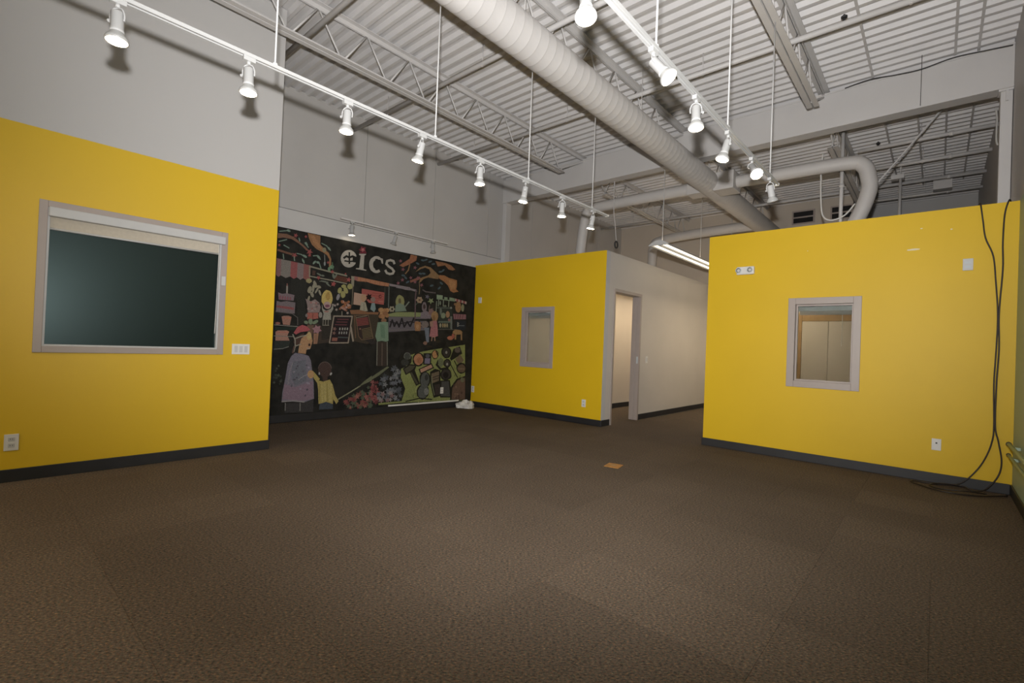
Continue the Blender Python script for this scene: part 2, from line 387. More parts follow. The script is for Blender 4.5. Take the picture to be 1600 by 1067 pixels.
# roof beam on its two columns
bm_ = struct(MB().box(XM, XR-.002, BEAM_Y-.095, BEAM_Y+.095, 4.15, 4.168).box(XM, XR-.002, BEAM_Y-.095, BEAM_Y+.095, 4.60, 4.62)
       .box(XM, XR-.002, BEAM_Y-.085, BEAM_Y+.006, 4.168, 4.60).build('roof_beam', M['beam']), 'deep painted steel roof beam spanning the hall')
c = struct(MB().box(XR-.10, XR-.005, BEAM_Y-.06, BEAM_Y+.06, 0, 4.15).build('column_right', M['beam'], bevel=.006), 'painted steel column carrying the beam by the right wall')
MB().box(XR-.115, XR-.002, BEAM_Y-.08, BEAM_Y+.08, 4.128, 4.15).box(XR-.06, XR-.04, BEAM_Y-.085, BEAM_Y-.06, 4.02, 4.128).build('cap_plate', M['beam'], c)
struct(MB().box(XM, XM+.10, BEAM_Y-.075, BEAM_Y+.075, 0, 4.15).build('column_left', M['beam'], bevel=.006), 'painted steel column carrying the beam by the mural wall')

# ------------------------------------------------------------------ windows and doorway
def rect_frame(mb, P, u0, u1, z0, z1, wd, a0, a1):
    """four mitre-less bars of a frame; P(a,u,z)->xyz"""
    for (A, B, C, D) in ((u0, u0+wd, z0, z1), (u1-wd, u1, z0, z1), (u0+wd, u1-wd, z0, z0+wd), (u0+wd, u1-wd, z1-wd, z1)):
        p, q = P(a0, A, C), P(a1, B, D)
        mb.box(min(p[0],q[0]), max(p[0],q[0]), min(p[1],q[1]), max(p[1],q[1]), min(p[2],q[2]), max(p[2],q[2]))
    return mb
PX = lambda a, u, z: (a, u, z)
PY = lambda a, u, z: (u, a, z)
# left window
y0, y1, z0, z1 = LW
w1 = struct(rect_frame(MB(), PX, y0, y1, z0, z1, .052, XL-.10, XL+.014).build('window_1', M['frame'], bevel=.003), 'wide window with dark glass and a raised roller shade in a taupe frame')
rect_frame(MB(), PX, y0+.052, y1-.052, z0+.052, z1-.052, .014, XL-.07, XL+.004).build('inner_liner', M['white'], w1)
MB().box(XL-.035, XL-.028, y0+.06, y1-.06, z0+.06, z1-.06).build('pane', M['darkglass'], w1)
v = MB().box(XL-.02, XL+.045, y0+.056, y1-.028, z1-.125, z1-.05).build('shade_cassette', M['white'], w1, bevel=.006)
MB().box(XL-.012, XL-.008, y0+.068, y1-.068, z1-.215, z1-.12).build('shade_fabric', M['shade'], w1)
MB().cyl((XL-.010, y0+.066, z1-.218), (XL-.010, y1-.066, z1-.218), .009, 10).build('hem_bar', M['white'], w1)
MB().tube([(XL+.012, y1-.075, z1-.12), (XL+.012, y1-.078, 1.5), (XL+.012, y1-.082, 1.2)], .003, 6).build('shade_chain', M['plastic'], w1)
# the two partition windows
for nm, yy, Wn, lb in (('window_2', YM, MWIN, 'narrow window in the middle yellow partition, blind drawn up'), ('window_3', YR, RWIN, 'small window in the right yellow partition, blind drawn up')):
    a, b, c, d = Wn
    wn = struct(rect_frame(MB(), PY, a, b, c, d, .075, yy-.012, yy+.13).build(nm, M['frame'], bevel=.003), lb)
    rect_frame(MB(), PY, a+.075, b-.075, c+.075, d-.075, .018, yy+.05, yy+.085).build('glazing_bead', M['frame'], wn)
    MB().box(a+.09, b-.09, yy+.064, yy+.070, c+.09, d-.09).build('pane', M['glass'], wn)
    bl = MB().box(a+.085, b-.085, yy+.09, yy+.125, d-.150, d-.085).build('blind_headrail', M['blind'], wn, bevel=.003)
    for k in range(7): MB().box(a+.10, b-.10, yy+.092, yy+.122, d-.156-k*.006, d-.1535-k*.006).build('blind_slat', M['blind'], wn)
    MB().tube([(b-.19, yy+.128, d-.15), (b-.188, yy+.128, d-.35), (b-.19, yy+.128, d-.55)], .003, 6).build('blind_wand', M['plastic'], wn)
# doorway frame of the corridor wall
a, b, zt = DOOR
mb = MB(); x0, x1 = -4.025, -3.868
mb.box(x0, x1, a, a+.05, 0, zt).box(x0, x1, b-.05, b, 0, zt).box(x0, x1, a+.05, b-.05, zt-.05, zt)
mb.box(-3.97, -3.93, a+.05, a+.066, 0, zt-.05).box(-3.97, -3.93, b-.066, b-.05, 0, zt-.05)
d1 = struct(mb.build('door_1', M['frame'], bevel=.003), 'open doorway with taupe steel frame in the corridor wall')
MB().box(-3.915, -3.885, b-.053, b-.0485, .98, 1.10).build('strike_plate', M['blind'], d1)
# closet doors seen through the right window
d2 = struct(MB().box(-1.88, -1.665, 8.96, 9.0, 0, 1.92).box(-.93, -.72, 8.96, 9.0, 0, 1.92).box(-1.665, -.93, 8.96, 9.0, 1.79, 1.92).build('door_2', M['tan'], bevel=.004), 'pale double doors with tan frame seen through the right window')
for q in (-1.663, -1.296): MB().box(q, q+.362, 8.965, 8.99, .01, 1.787).build('door_leaf', M['beige'], d2, bevel=.004)
# high dark windows in the far wall
for nm, px0, px1, py0, py1 in (('window_4', 1238, 1273, 331, 352), ('window_5', 1298, 1333, 323, 345)):
    p, q = on(1, YF, px0, py0), on(1, YF, px1, py1-6)
    zt, zb = p.z, on(1, YF, px0, py1).z
    wn = struct(rect_frame(MB(), PY, p.x, q.x, zb, zt, .03, YF-.02, YF+.02).build(nm, M['frame']), 'small dark high window in the far wall')
    MB().box(p.x+.03, q.x-.03, YF-.012, YF-.004, zb+.03, zt-.03).build('pane', M['farglass'], wn)
    MB().box(p.x+.03, q.x-.03, YF-.022, YF-.012, (zb+zt)/2-.015, (zb+zt)/2+.015).build('mullion', M['frame'], wn)

# ------------------------------------------------------------------ roof joists, pipes, ducts
JX = [(-4.885, 'above the left yellow wall'), (-3.04, 'above the long left lamp track'), (-1.185, 'above the right lamp track')]
ZB = 4.20
mbw = MB().cyl((0, 0, 0), (0, .255, DECK-.05-ZB-.03), .010, 8); web_a = mbw.mesh('web_bar', M['steel'])
mbw = MB().cyl((0, 0, DECK-.05-ZB-.03), (0, .255, 0), .010, 8); web_b = mbw.mesh('web_bar', M['steel'])
def joist(x, ya, yb, ba, bb, y0, label):
    j = thing('bar_joist', label, 'roof joist', (x, (ya+yb)/2, ZB), 'open-web roof joists')
    for s in (-1, 1):
        xx = x+s*.036
        MB().box(xx-.028, xx+.028, ya, yb, DECK-.012, DECK-.004).box(xx-s*.028-.003, xx-s*.028+.003, ya, yb, DECK-.06, DECK-.012).build('top_chord', M['steel'], j)
        MB().box(xx-.028, xx+.028, ba, bb, ZB, ZB+.008).box(xx-s*.028-.003, xx-s*.028+.003, ba, bb, ZB+.008, ZB+.05).build('bottom_chord', M['steel'], j)
    y = y0
    while y+.57 < bb+.3:
        if y > ba-.1:
            inst(web_a, 'web_bar', j, (x, y+.02, ZB+.025)); inst(web_b, 'web_bar', j, (x, y+.295, ZB+.025))
        y += .57
    e = (yb if bb < 7 else ya)
    MB().bar((x, e, DECK-.05), (x, bb-.12 if bb < 7 else ba+.12, ZB+.02), .022, .022).build('end_web', M['steel'], j)
    return j
for x, t in JX:
    joist(x, -1.0, BEAM_Y-.02, -.6, 6.60, -.30, 'grey open-web roof joist in the near bay '+t)
    joist(x, BEAM_Y+.04, YF, 8.0, YF-.3, 8.0, 'grey open-web roof joist beyond the beam, '+t.replace('above', 'in line with'))
pipe_specs = [(2.27, XM, XR, 'nearest of the roof pipes crossing the near bay'), (3.79, XM, XR, 'middle of the roof pipes crossing the near bay'), (5.48, XM, XR, 'roof pipe crossing the near bay closest to the beam'),
              (9.03, -1.0, XR, 'roof pipe in the far bay just beyond the beam'), (10.03, -.9, XR, 'second roof pipe beyond the beam at the right'), (11.11, XM, XR, 'long third roof pipe crossing the far bay'), (12.05, -1.2, XR, 'deepest roof pipe in the far bay')]
for y, a, b, t in pipe_specs:
    z = 4.43
    p = thing('sprinkler_pipe', 'grey painted '+t, 'pipe', ((a+b)/2, y, z-.03), 'roof pipes')
    MB().cyl((a, y, z), (b, y, z), .028, 14).build('pipe', M['steel'], p)
    for x in [q for q in (-5.9, -4.0, -2.1, -.25) if a < q < b]:
        MB().cyl((x, y, z-.03), (x, y, z+.035), .014, 8).cyl((x, y, z+.03), (x, y, DECK), .005, 6).build('hanger', M['steel'], p)
    if y in (5.48, 9.03):
        hx = -.75
        MB().cyl((hx, y, z), (hx, y, z+.06), .012, 8).lathe((hx, y, z+.06), (0,0,1), [(0, .026), (.012, .028), (.016, .01), (.03, .01)], 12).build('sprinkler_head', M['dark'], p)
    if b > 0: MB().lathe((.05, y, z), (1, 0, 0), [(0, .036), (.05, .036)], 14).build('coupling', M['steel'], p)
# conduits run under the deck along y
for x, ya, yb, t in ((-.67, 4.4, 7.2, 'left one over the near bay at right'), (.07, 4.4, 7.2, 'middle one over the near bay at right'), (.26, 4.4, 7.25, 'near the right wall in the near bay'),
                  (-.65, 7.42, 12.2, 'leftmost beyond the beam'), (-.285, 7.42, 12.2, 'second from left beyond the beam'), (.017, 7.42, 12.2, 'third from left beyond the beam'), (.285, 7.42, 12.2, 'beyond the beam by the right wall')):
    tag(MB().box(x-.012, x+.012, ya, yb, DECK-.010, DECK-.001).build('deck_strap', M['steel'], org=(x, (ya+yb)/2, DECK-.01)), 'thin grey strap under the roof deck, '+t, 'strap', 'straps under the deck')
def spiral(mb, x, z, r, ya, yb, pitch=.11, n=40):
    prof = []; y = ya
    while y < yb:
        prof += [(y-ya, r), (y-ya+.004, r), (y-ya+pitch-.016, r), (y-ya+pitch-.012, r+.0012), (y-ya+pitch-.006, r+.0012), (y-ya+pitch-.002, r)]; y += pitch
    return mb.lathe((x, ya, z), (0, 1, 0), prof, n)
DX, DZ, DR = -2.76, 3.88, .17
du = thing('spiral_duct', 'long white round spiral duct running under the roof joists', 'duct', (DX, 5, DZ-DR))
spiral(MB(), DX, DZ, DR, -.6, YF-.05).build('duct_body', M['duct'], du)
YB = 7.72
def helix_ring_tube(pts, r): return MB().tube(pts, r, 20, 8)
tk = MB().box(DX-.34, DX-.10, YB-.14, YB+.14, DZ-.13, DZ+.11).build('left_takeoff', M['duct'], du, bevel=.01)
MB().box(DX+.10, DX+.40, YB-.20, YB+.16, DZ-.16, DZ+.12).build('right_takeoff', M['duct'], du, bevel=.01)
MB().tube([(DX-.30, YB, DZ), (-4.0, YB, DZ), (-4.85, YB, DZ-.01), (-5.06, YB, DZ-.06), (-5.12, YB, DZ-.25), (-5.17, YB, 3.3), (-5.24, YB, 2.6)], .095, 20, 10).build('left_branch', M['duct'], du)
MB().tube([(DX+.36, YB, DZ-.02), (-1.8, YB, DZ-.03), (-.98, YB, DZ-.05), (-.79, YB, DZ-.12), (-.728, YB, DZ-.30), (-.722, YB, 3.42), (-.80, YB, 3.15), (-.95, YB, 2.85)], .092, 20, 10).build('right_branch', M['duct'], du)
p1, p2, p3 = on(1, 10.8, 1100, 363), on(1, 10.8, 1032, 376), on(1, 10.8, 1021, 384)
MB().tube([(DX-.1, 10.8, p1.z+.01), (p1.x, 10.8, p1.z), (p2.x, 10.8, p2.z), (p3.x, 10.8, p3.z-.06), (p3.x-.02, 10.8, p3.z-.35), (p3.x-.05, 10.8, 2.6)], .105, 20, 8).build('far_branch', M['duct'], du)
for y in (.9, 3.1, 5.3, 9.2): MB().cyl((DX, y, DZ+DR), (DX, y, DECK), .004, 6).build('hanger_wire', M['steel'], du)
# services beyond the beam at the right
a, b = on(1, 8.25, 1475, 168), on(1, 8.25, 1340, 322)
tag(MB().bar(a, b, .022, .006).bar(a+Vector((0,.010,.008)), b+Vector((0,.010,.008)), .005, .022).build('sway_brace', M['steel'], org=b), 'diagonal grey steel brace hanging from the roof behind the right wall', 'brace')
a, b = on(1, 8.02, 1318, 199), on(1, 8.02, 1311, 352)
tag(MB().cyl((a.x, a.y, DECK), (a.x, a.y, 2.4), .024, 12).lathe((a.x, a.y, 3.6), (0,0,1), [(0, .032), (.05, .032)], 12).build('riser_pipe', M['steel'], org=(a.x, a.y, 2.4)), 'vertical grey pipe dropping behind the white flexible branch duct', 'pipe')
a = on(1, 10.2, 1407, 280)
tag(MB().cyl((a.x, a.y, a.z), (a.x, a.y, 2.4), .022, 12).box(a.x-.12, a.x+.05, a.y-.06, a.y+.06, a.z, a.z+.07).cyl((a.x, a.y, a.z+.07), (a.x, a.y, DECK), .01, 8).build('service_pipe', M['steel'], org=(a.x, a.y, 2.4)), 'short vertical grey pipe with a box at its top, right of the brace', 'pipe')
a = on(2, 4.45, 1473, 289)
tag(MB().box(a.x-.13, a.x+.13, a.y-.1, a.y+.1, 4.36, 4.54).cyl((a.x, a.y, 4.54), (a.x, a.y, DECK), .012, 8).build('junction_box', M['steel'], org=(a.x, a.y, 4.36), bevel=.008), 'grey metal box fixed below the far roof deck', 'box')
pts = [on(1, 7.95, *q) for q in ((1286, 240), (1283, 270), (1283, 320), (1287, 339), (1300, 344), (1320, 336), (1336, 318))]
tag(MB().tube(pts, .011, 8).build('hanging_cable', M['plastic'], org=pts[4]), 'white cable hanging in a loop beside the vertical pipe', 'cable')
pts = [on(1, 8.9, *q) for q in ((1556, 168), (1558, 185), (1557, 205), (1557, 220), (1559, 227))]
tag(MB().tube(pts, .010, 8).build('wall_wire', M['plastic'], org=pts[-1]), 'short white wire dangling by the right wall beyond the beam', 'cable')
pts = [on(1, 7.1, *q) for q in ((1320, 138), (1360, 124), (1400, 117), (1440, 108), (1490, 90), (1545, 78), (1583, 70))]
for q in pts: q.z = min(q.z, DECK-.01)
tag(MB().tube(pts, .006, 6).build('beam_wire', M['dark'], org=pts[0]), 'thin dark wire running along the top of the beam', 'cable')
tag(MB().cyl((on(1, 7.0, 1441, 82).x, 7.0, DECK), on(1, 7.0, 1438, 165), .003, 6).build('drop_wire', M['dark'], org=on(1, 7.0, 1438, 165)), 'thin dark wire hanging straight down in front of the beam', 'wire')
# black hook-like cable end over the corridor wall
a = on(0, -4.3, 963, 390)
pts = [on(0, -4.3, 959, 322)+Vector((0,0,.0)), on(0, -4.3, 961, 350), on(0, -4.3, 963, 378)]
pc = thing('pendant_cord', 'thin cord with dark ring hanging above the white corridor wall', 'cord', pts[-1])
MB().tube([(pts[0].x, pts[0].y, DECK), pts[0], pts[1], pts[2]], .007, 6).build('cord', M['steel'], pc)
ring = [pts[2]+Vector((0, math.cos(t)*.05, -.05+math.sin(t)*.06)) for t in [k*math.pi/6 for k in range(13)]]
MB().tube(ring, .014, 8, 1).build('ring', M['dark'], pc)

# ------------------------------------------------------------------ lamp tracks and spotlights
def track(name, x, ya, yb, z, rods, label, top=DECK):
    t = thing('lamp_track', label, 'lamp track', (x, (ya+yb)/2, z))
    prof = [(x-.018, z-.010), (x-.018, z+.010), (x+.018, z+.010), (x+.018, z-.010), (x+.009, z-.010), (x+.009, z+.003), (x-.009, z+.003), (x-.009, z-.010)]
    MB().prism(prof, 1, ya, yb).build('rail', M['rail'], t)
    MB().box(x-.02, x+.02, yb, yb+.018, z-.012, z+.012).build('end_cap', M['plastic'], t)
    for y in rods:
        MB().cyl((x, y, z+.01), (x, y, top), .0055, 8).lathe((x, y, z+.01), (0,0,1), [(0, .016), (.014, .016), (.018, .008)], 10).build('hanger_rod', M['white'], t)
    return t
T1X, T2X, TZ = -3.0, -1.16, 2.80
track('t1', T1X, .02, 4.985, TZ, (1.143, 2.365, 3.515, 4.66), 'long white lamp track hung in front of the left wall and mural', ZB)
track('t2', T2X, .9, 4.93, TZ, (2.364, 3.53, 4.69), 'white lamp track hung nearest the camera at the right', ZB)
MTX = XM+.13
mt = thing('lamp_track', 'short grey lamp track fixed just above the chalk mural', 'lamp track', (MTX, 4.65, 3.0))
prof = [(MTX-.018, 2.99), (MTX-.018, 3.012), (MTX+.018, 3.012), (MTX+.018, 2.99)]
MB().prism(prof, 1, 3.58, 5.66).build('rail', M['steel'], mt)
for y in (4.0, 5.35): MB().box(XM, MTX+.018, y-.012, y+.012, 3.012, 3.02).build('bracket', M['steel'], mt)
HR = Vector((RT.x, RT.y, 0)).normalized(); HC = -Vector((FW.x, FW.y, 0)).normalized()
def spot(x, y, z, aimv, state, label, group, s=1.0):
    """aimv = (to image right, towards camera, down)"""
    d = (HR*aimv[0]+HC*aimv[1]+Vector((0,0,-aimv[2]))).normalized()
    L = thing('track_spotlight', label, 'spotlight', (x, y, z-.01), group)
    MB().box(x-.014, x+.014, y-.032, y+.032, z-.034, z-.010).cyl((x, y, z-.03), (x, y, z-.052), .011, 12).build('connector', M['lampwhite'], L)
    piv = Vector((x, y, z-.075)); sd = d.cross(Vector((0,0,1)))
    sd = sd.normalized() if sd.length > .12 else HR
    # bent yoke: two arms from the connector to the sides of the housing
    hb = piv+d*.012
    for k in (-1, 1):
        MB().tube([(x, y, z-.050), Vector((x, y, z-.058))+sd*k*.022*s, hb+sd*k*.034*s, hb+d*.03+sd*k*.033*s], .0042, 8, 5).build('yoke_arm', M['lampwhite'], L)
    MB().lathe(hb+d*.028, sd, [(-.046*s, .009), (-.036*s, .009)], 10).build('pivot_knob', M['lampwhite'], L)
    b0 = piv-d*.004
    hs = MB().lathe(b0, d, [(0, .012*s), (.002, .024*s), (.006, .0275*s), (.090, .0275*s), (.093, .0295*s), (.101, .0295*s), (.104, .027*s)], 24).build('housing', M['lampwhite'], L)
    MB().lathe(b0+d*.101, d, [(0, .026*s), (.008, .028*s), (.030, .045*s), (.038, .0475*s), (.046, .0475*s), (.0475, .044*s)], 24, caps=False).build('bulb_rim', M['rim'], L)
    fm = {'on': M['bulb'], 'hot': M['bulbhot'], 'off': M['bulboff'], 'dim': M['bulbdim']}[state]
    MB().lathe(b0+d*.1475, d, [(0, .0405*s), (.002, .034*s), (.004, .018*s), (.0045, .004*s)], 24).build('bulb_face', fm, L)
    return L
ordn = ['first', 'second', 'third', 'fourth', 'fifth', 'sixth', 'seventh', 'eighth']
A1 = [(.06, .05, 1), (.06, .05, 1), (.0, .05, 1), (-.22, -.05, 1), (.0, .02, 1), (-.14, .0, 1), (-.02, .0, 1), (-.16, -.12, 1)]
for i, (y, a) in enumerate(zip((.41, 1.0, 1.618, 2.242, 2.87, 3.48, 4.085, 4.69), A1)):
    lb = 'white track spotlight, %s from the left on the long left track' % ordn[i] if i < 7 else 'white track spotlight hanging from the far end of the long left track'
    spot(T1X, y, TZ, a, 'on', lb, 'spotlights on the left track')
A2 = [((.0, .22, 1), 'on', 'white lit spotlight at the top edge, nearest on the right track'), ((.52, .34, .78), 'on', 'white lit spotlight swivelled sideways on the right track'), ((-.03, .16, 1), 'on', 'white lit spotlight pointing straight down, third on the right track'),
      ((-.30, .05, 1), 'on', 'white lit spotlight tilted left, fourth on the right track'), ((-.06, .75, .75), 'hot', 'dazzling spotlight aimed at the camera, fifth on the right track'), ((.34, -.22, 1), 'off', 'spotlight turned away with no lit face, last on the right track')]
for y, (a, st, lb) in zip((1.69, 2.336, 2.94, 3.55, 4.138, 4.70), A2): spot(T2X, y, TZ, a, st, lb, 'spotlights on the right track')
for y, a, st, lb in ((3.77, (0, .0, 1), 'dim', 'small lit spotlight at the left on the track over the mural'), (4.56, (-.28, 0, 1), 'off', 'small tilted spotlight in the middle of the track over the mural'), (5.33, (.06, 0, 1), 'off', 'small spotlight at the right end of the track over the mural')):
    spot(MTX, y, 3.0, a, st, lb, 'spotlights over the mural', 1.1)

# hanging fluorescent fixture over the corridor; unseen twins added to light rooms, corridor and hall
FX, FYA, FYB, FZ = -3.37, 7.22, 10.9, 2.90
ff = thing('fluorescent_fixture', 'long hanging white fluorescent light over the corridor', 'ceiling light', (FX, FYA, FZ))
hw = .165
MB().prism([(FX-.05, FZ+.075), (FX+.05, FZ+.075), (FX+hw, FZ+.012), (FX+hw, FZ), (FX+hw-.03, FZ), (FX+hw-.034, FZ+.018), (FX+.022, FZ+.018), (FX+.016, FZ-.004), (FX-.016, FZ-.004), (FX-.022, FZ+.018), (FX-hw+.034, FZ+.018), (FX-hw+.03, FZ), (FX-hw, FZ), (FX-hw, FZ+.012)], 1, FYA, FYB).build('housing', M['white'], ff)
for k in (-1, 1):
    for q in range(3):
        ya = FYA+.06+q*1.21
        MB().box(FX+k*.078-.034, FX+k*.078+.034, ya, ya+1.17, FZ+.010, FZ+.016).build('lens_panel', M['tubelamp'], ff)
for q in range(3): MB().box(FX-.04, FX+.04, FYA+.06+q*1.21, FYA+1.23+q*1.21, FZ+.0755, FZ+.079).build('added_uplight_lens', M['addeduplight'], ff)  # added out of sight on top, throwing light up at the roof
MB().prism([(FX-.052, FZ+.078), (FX+.052, FZ+.078), (FX+hw+.003, FZ+.014), (FX+hw+.003, FZ-.002), (FX-hw-.003, FZ-.002), (FX-hw-.003, FZ+.014)], 1, FYA-.012, FYA+.006).build('end_cap', M['white'], ff)
for y in (7.35, 9.0, 10.75): MB().cyl((FX, y, FZ+.07), (FX, y, DECK), .006, 8).build('hanger_rod', M['white'], ff)
tube_alt = {}
def added_twin(loc, sy, label, rods):  # fixture copies out of view, added only to supply light
    c = copy_tree(ff, loc); c['label'] = label; c.scale = (1, sy, 1)
    key = 'addedhall' if rods else 'addedroom'
    for ch in c.children:
        if ch.name.startswith('lens_panel'):
            k = (ch.data.name, key)
            if k not in tube_alt: tube_alt[k] = ch.data.copy(); tube_alt[k].materials[0] = M[key]
            ch.data = tube_alt[k]
    for ch in [x for x in c.children if x.name.startswith('hanger_rod')]:
        if not rods: bpy.data.objects.remove(ch)
        else: ch.scale = (1, 1, 1)
    return c
added_twin((-4.005-.166, 7.9, 2.45), 1, 'added unseen fluorescent light on the wall of the room beyond the doorway', False)  # added to light the room interiors
added_twin((-5.12-.166, 8.7, 2.45), .9, 'added unseen fluorescent light on the wall of the room behind the middle window', False)
added_twin((-2.165+.166, 6.7, 2.40), .6, 'added unseen fluorescent light on the wall of the room behind the right partition', False)
added_twin((-2.285-.166, 8.2, 2.45), .95, 'added unseen fluorescent light on the right corridor wall, behind the right partition', False)  # added to brighten the left corridor wall
added_twin((-1.6, -4.8, FZ), 1, 'added unseen hanging fluorescent light behind the camera on the right', True)  # this pair is added for ambient light in the hall
added_twin((-4.0, -4.8, FZ), 1, 'added unseen hanging fluorescent light behind the camera on the left', True)

# ------------------------------------------------------------------ plates, outlets, small wall things
def plate(name, label, cat, ax, front, sgn, u, z, wd, ht, kind, group=None, mt=None, d=.008):
    """flat electrical plate on a wall: ax = wall normal axis, sgn = side it faces"""
    P = (lambda a, uu, zz: (front+sgn*a, uu, zz)) if ax == 0 else (lambda a, uu, zz: (uu, front+sgn*a, zz))
    def bx(mb, a0, a1, u0, u1, zz0, zz1):
        p, q = P(a0, u0, zz0), P(a1, u1, zz1)
        return mb.box(*[f(p[i], q[i]) for i in range(3) for f in (min, max)])
    o = thing(name, label, cat, P(0, u, z-ht/2), group)
    bx(MB(), 0, d, u-wd/2, u+wd/2, z-ht/2, z+ht/2).build('cover_plate', mt or M['plastic'], o, bevel=.002)
    if kind == 'duplex':
        for k in (-1, 1):
            s = bx(MB(), d, d+.003, u-.017, u+.017, z+k*.024-.014, z+k*.024+.014).build('socket', M['white'], o, bevel=.001)
            for e in (-.006, .006): bx(MB(), d+.003, d+.0036, u+e-.0014, u+e+.0014, z+k*.024-.003, z+k*.024+.006).build('slot', M['dark'], s)
    elif kind == 'jack':
        bx(MB(), d, d+.004, u-.007, u+.007, z+.008, z+.022).build('jack', M['dark'], o)
    elif kind.startswith('switch'):
        n = int(kind[6:])
        for k in range(n):
            uu = u+(k-(n-1)/2)*.046
            bx(MB(), d, d+.004, uu-.015, uu+.015, z-.032, z+.032).build('rocker', M['white'], o, bevel=.0015)
    elif kind == 'marks':
        for k, mtl in ((.02, M['blind']), (-.022, M['blind'])):
            bx(MB(), d, d+.002, u-.022, u+.02, z+k-.012, z+k+.010).build('sticker', mtl, o)
    return o
plate('wall_outlet', 'white duplex outlet low on the left yellow wall', 'outlet', 0, XL, 1, .222, .303, .080, .125, 'duplex', 'outlets')
plate('light_switch', 'wide white switch plate beside the left window', 'light switch', 0, XL, 1, 1.808, 1.053, .165, .105, 'switch3')
plate('wall_outlet', 'white outlet low on the middle partition near the doorway corner', 'outlet', 1, YM, -1, -4.205, .33, .075, .12, 'duplex', 'outlets')
plate('wall_outlet', 'white outlet low on the middle partition beside the mural corner', 'outlet', 1, YM, -1, -6.76, .33, .075, .12, 'duplex', 'outlets')
plate('wall_sensor', 'small blank white plate high on the middle partition by the mural', 'wall plate', 1, YM, -1, -6.655, 2.06, .075, .11, 'blank', None, None, .02)
plate('cable_jack', 'white plate with one dark jack low on the right partition', 'wall plate', 1, YR, -1, .01, .382, .072, .115, 'jack')
plate('alarm_panel', 'white plate with pale blue stickers high on the right partition', 'wall plate', 1, YR, -1, .20, 2.165, .075, .115, 'marks', None, M['white'], .015)
plate('light_switch', 'single white switch plate on the corridor wall', 'light switch', 0, -3.885, 1, 8.0, 1.05, .075, .12, 'switch1')
plate('wall_outlet', 'cream outlet set into the foot of the chalk mural', 'outlet', 0, XM+.022, 1, 5.76, .33, .07, .115, 'duplex', 'outlets')
plate('wall_remote', 'small white remote holder on the left window frame', 'remote', 0, XL+.014, 1, 1.617, 1.72, .035, .09, 'blank', None, M['white'], .014)
# emergency light
a, b = -1.925, -1.72
em = thing('emergency_light', 'white emergency light with round lamp heads on the right partition', 'emergency light', ((a+b)/2, YR, 2.205))
MB().box(a, b, YR-.05, YR, 2.205, 2.305).build('housing', M['plastic'], em, bevel=.012)
for u, t in ((b-.045, 'bulb'), (a+.028, 'lens')):
    hd = MB().lathe((u, YR-.05, 2.258), (0,-1,0), [(0, .032), (.02, .034), (.024, .030), (.018, .026)], 18, caps=False).build('lamp_head', M['blind'], em)
    MB().lathe((u, YR-.064, 2.258), (0,-1,0), [(0, .027), (.004, .012)], 14).build('lens', M['white'], hd)
# paint damage on the right partition
wr = bpy.data.objects['wall_right']
for px, py, hw_, hh in ((1427, 390, .062, .012), (1487, 358, .010, .008), (1440, 357, .012, .006), (1262, 362+30, .006, .005)):
    q = on(1, YR, px, py); n = 14
    pts = [(q.x+math.cos(t)*hw_*random.uniform(.7, 1.1), YR-.0008, q.z+math.sin(t)*hh*random.uniform(.6, 1.2)) for t in [k*2*math.pi/n for k in range(n)]]
    MB().add(pts, [tuple(range(n))]).build('spackle_patch', M['spackle'], wr)
# heating pipes along the right side wall
rl = thing('wall_rail', 'pair of pale green rails along the right side wall near the floor', 'rail', (XR-.04, 5.0, .37))
for z, r in ((.492, .016), (.395, .012)):
    MB().cyl((XR-.045, 2.5, z), (XR-.045, 6.18, z), r, 12).build('rail', M['sage'], rl)
    MB().lathe((XR-.045, 6.18, z), (0,1,0), [(0, r), (.0, r+.004), (.03, r+.004)], 12).build('end_cap', M['dark'], rl)
    for y in (3.2, 4.6, 5.9): MB().box(XR-.045, XR, y-.012, y+.012, z-.012, z+.012).build('bracket', M['sage'], rl)
# two black cables hanging over the right partition and coiled on the floor
yc = YR-.022
c1 = [(.27, YR+.06, 2.745), (.275, yc, 2.74)]+[on(1, yc, *q) for q in ((1536, 345), (1540, 372), (1552, 400), (1556, 440), (1559, 490), (1557, 540), (1553, 600), (1553, 665), (1550, 690), (1540, 715), (1524, 737))]
c1 += [Vector((.19, YR-.06, .045)), Vector((.05, YR-.11, .012)), Vector((-.12, YR-.13, .012)), Vector((-.17, YR-.20, .012)), Vector((-.02, YR-.38, .012)), Vector((.12, YR-.43, .012)), Vector((.30, YR-.36, .012)), Vector((.50, YR-.14, .012))]
tag(MB().tube(c1, .0065, 8).build('power_cable', M['cable'], org=(.1, YR-.2, 0)), 'black cable on the right partition, left of two, looping onto the floor', 'cable', 'black cables')
yc2 = YR-.040
c2 = [(.485, YR+.06, 2.745), (.465, yc2, 2.74)]+[on(1, yc2, *q) for q in ((1570, 335), (1567, 380), (1567, 420), (1561, 490), (1561, 545), (1557, 600), (1555, 665), (1560, 690), (1565, 722), (1559, 745))]
c2 += [Vector((.36, YR-.10, .03)), Vector((.27, YR-.17, .014)), Vector((.20, YR-.10, .03)), Vector((.03, YR-.17, .03)), Vector((-.03, YR-.25, .014)), Vector((.06, YR-.33, .014)), Vector((.22, YR-.33, .03)), Vector((.36, YR-.22, .014))]
tag(MB().tube(c2, .0065, 8).build('power_cable', M['cable'], org=(.3, YR-.2, 0)), 'black cable on the right partition, right of two, ending in a coil', 'cable', 'black cables')
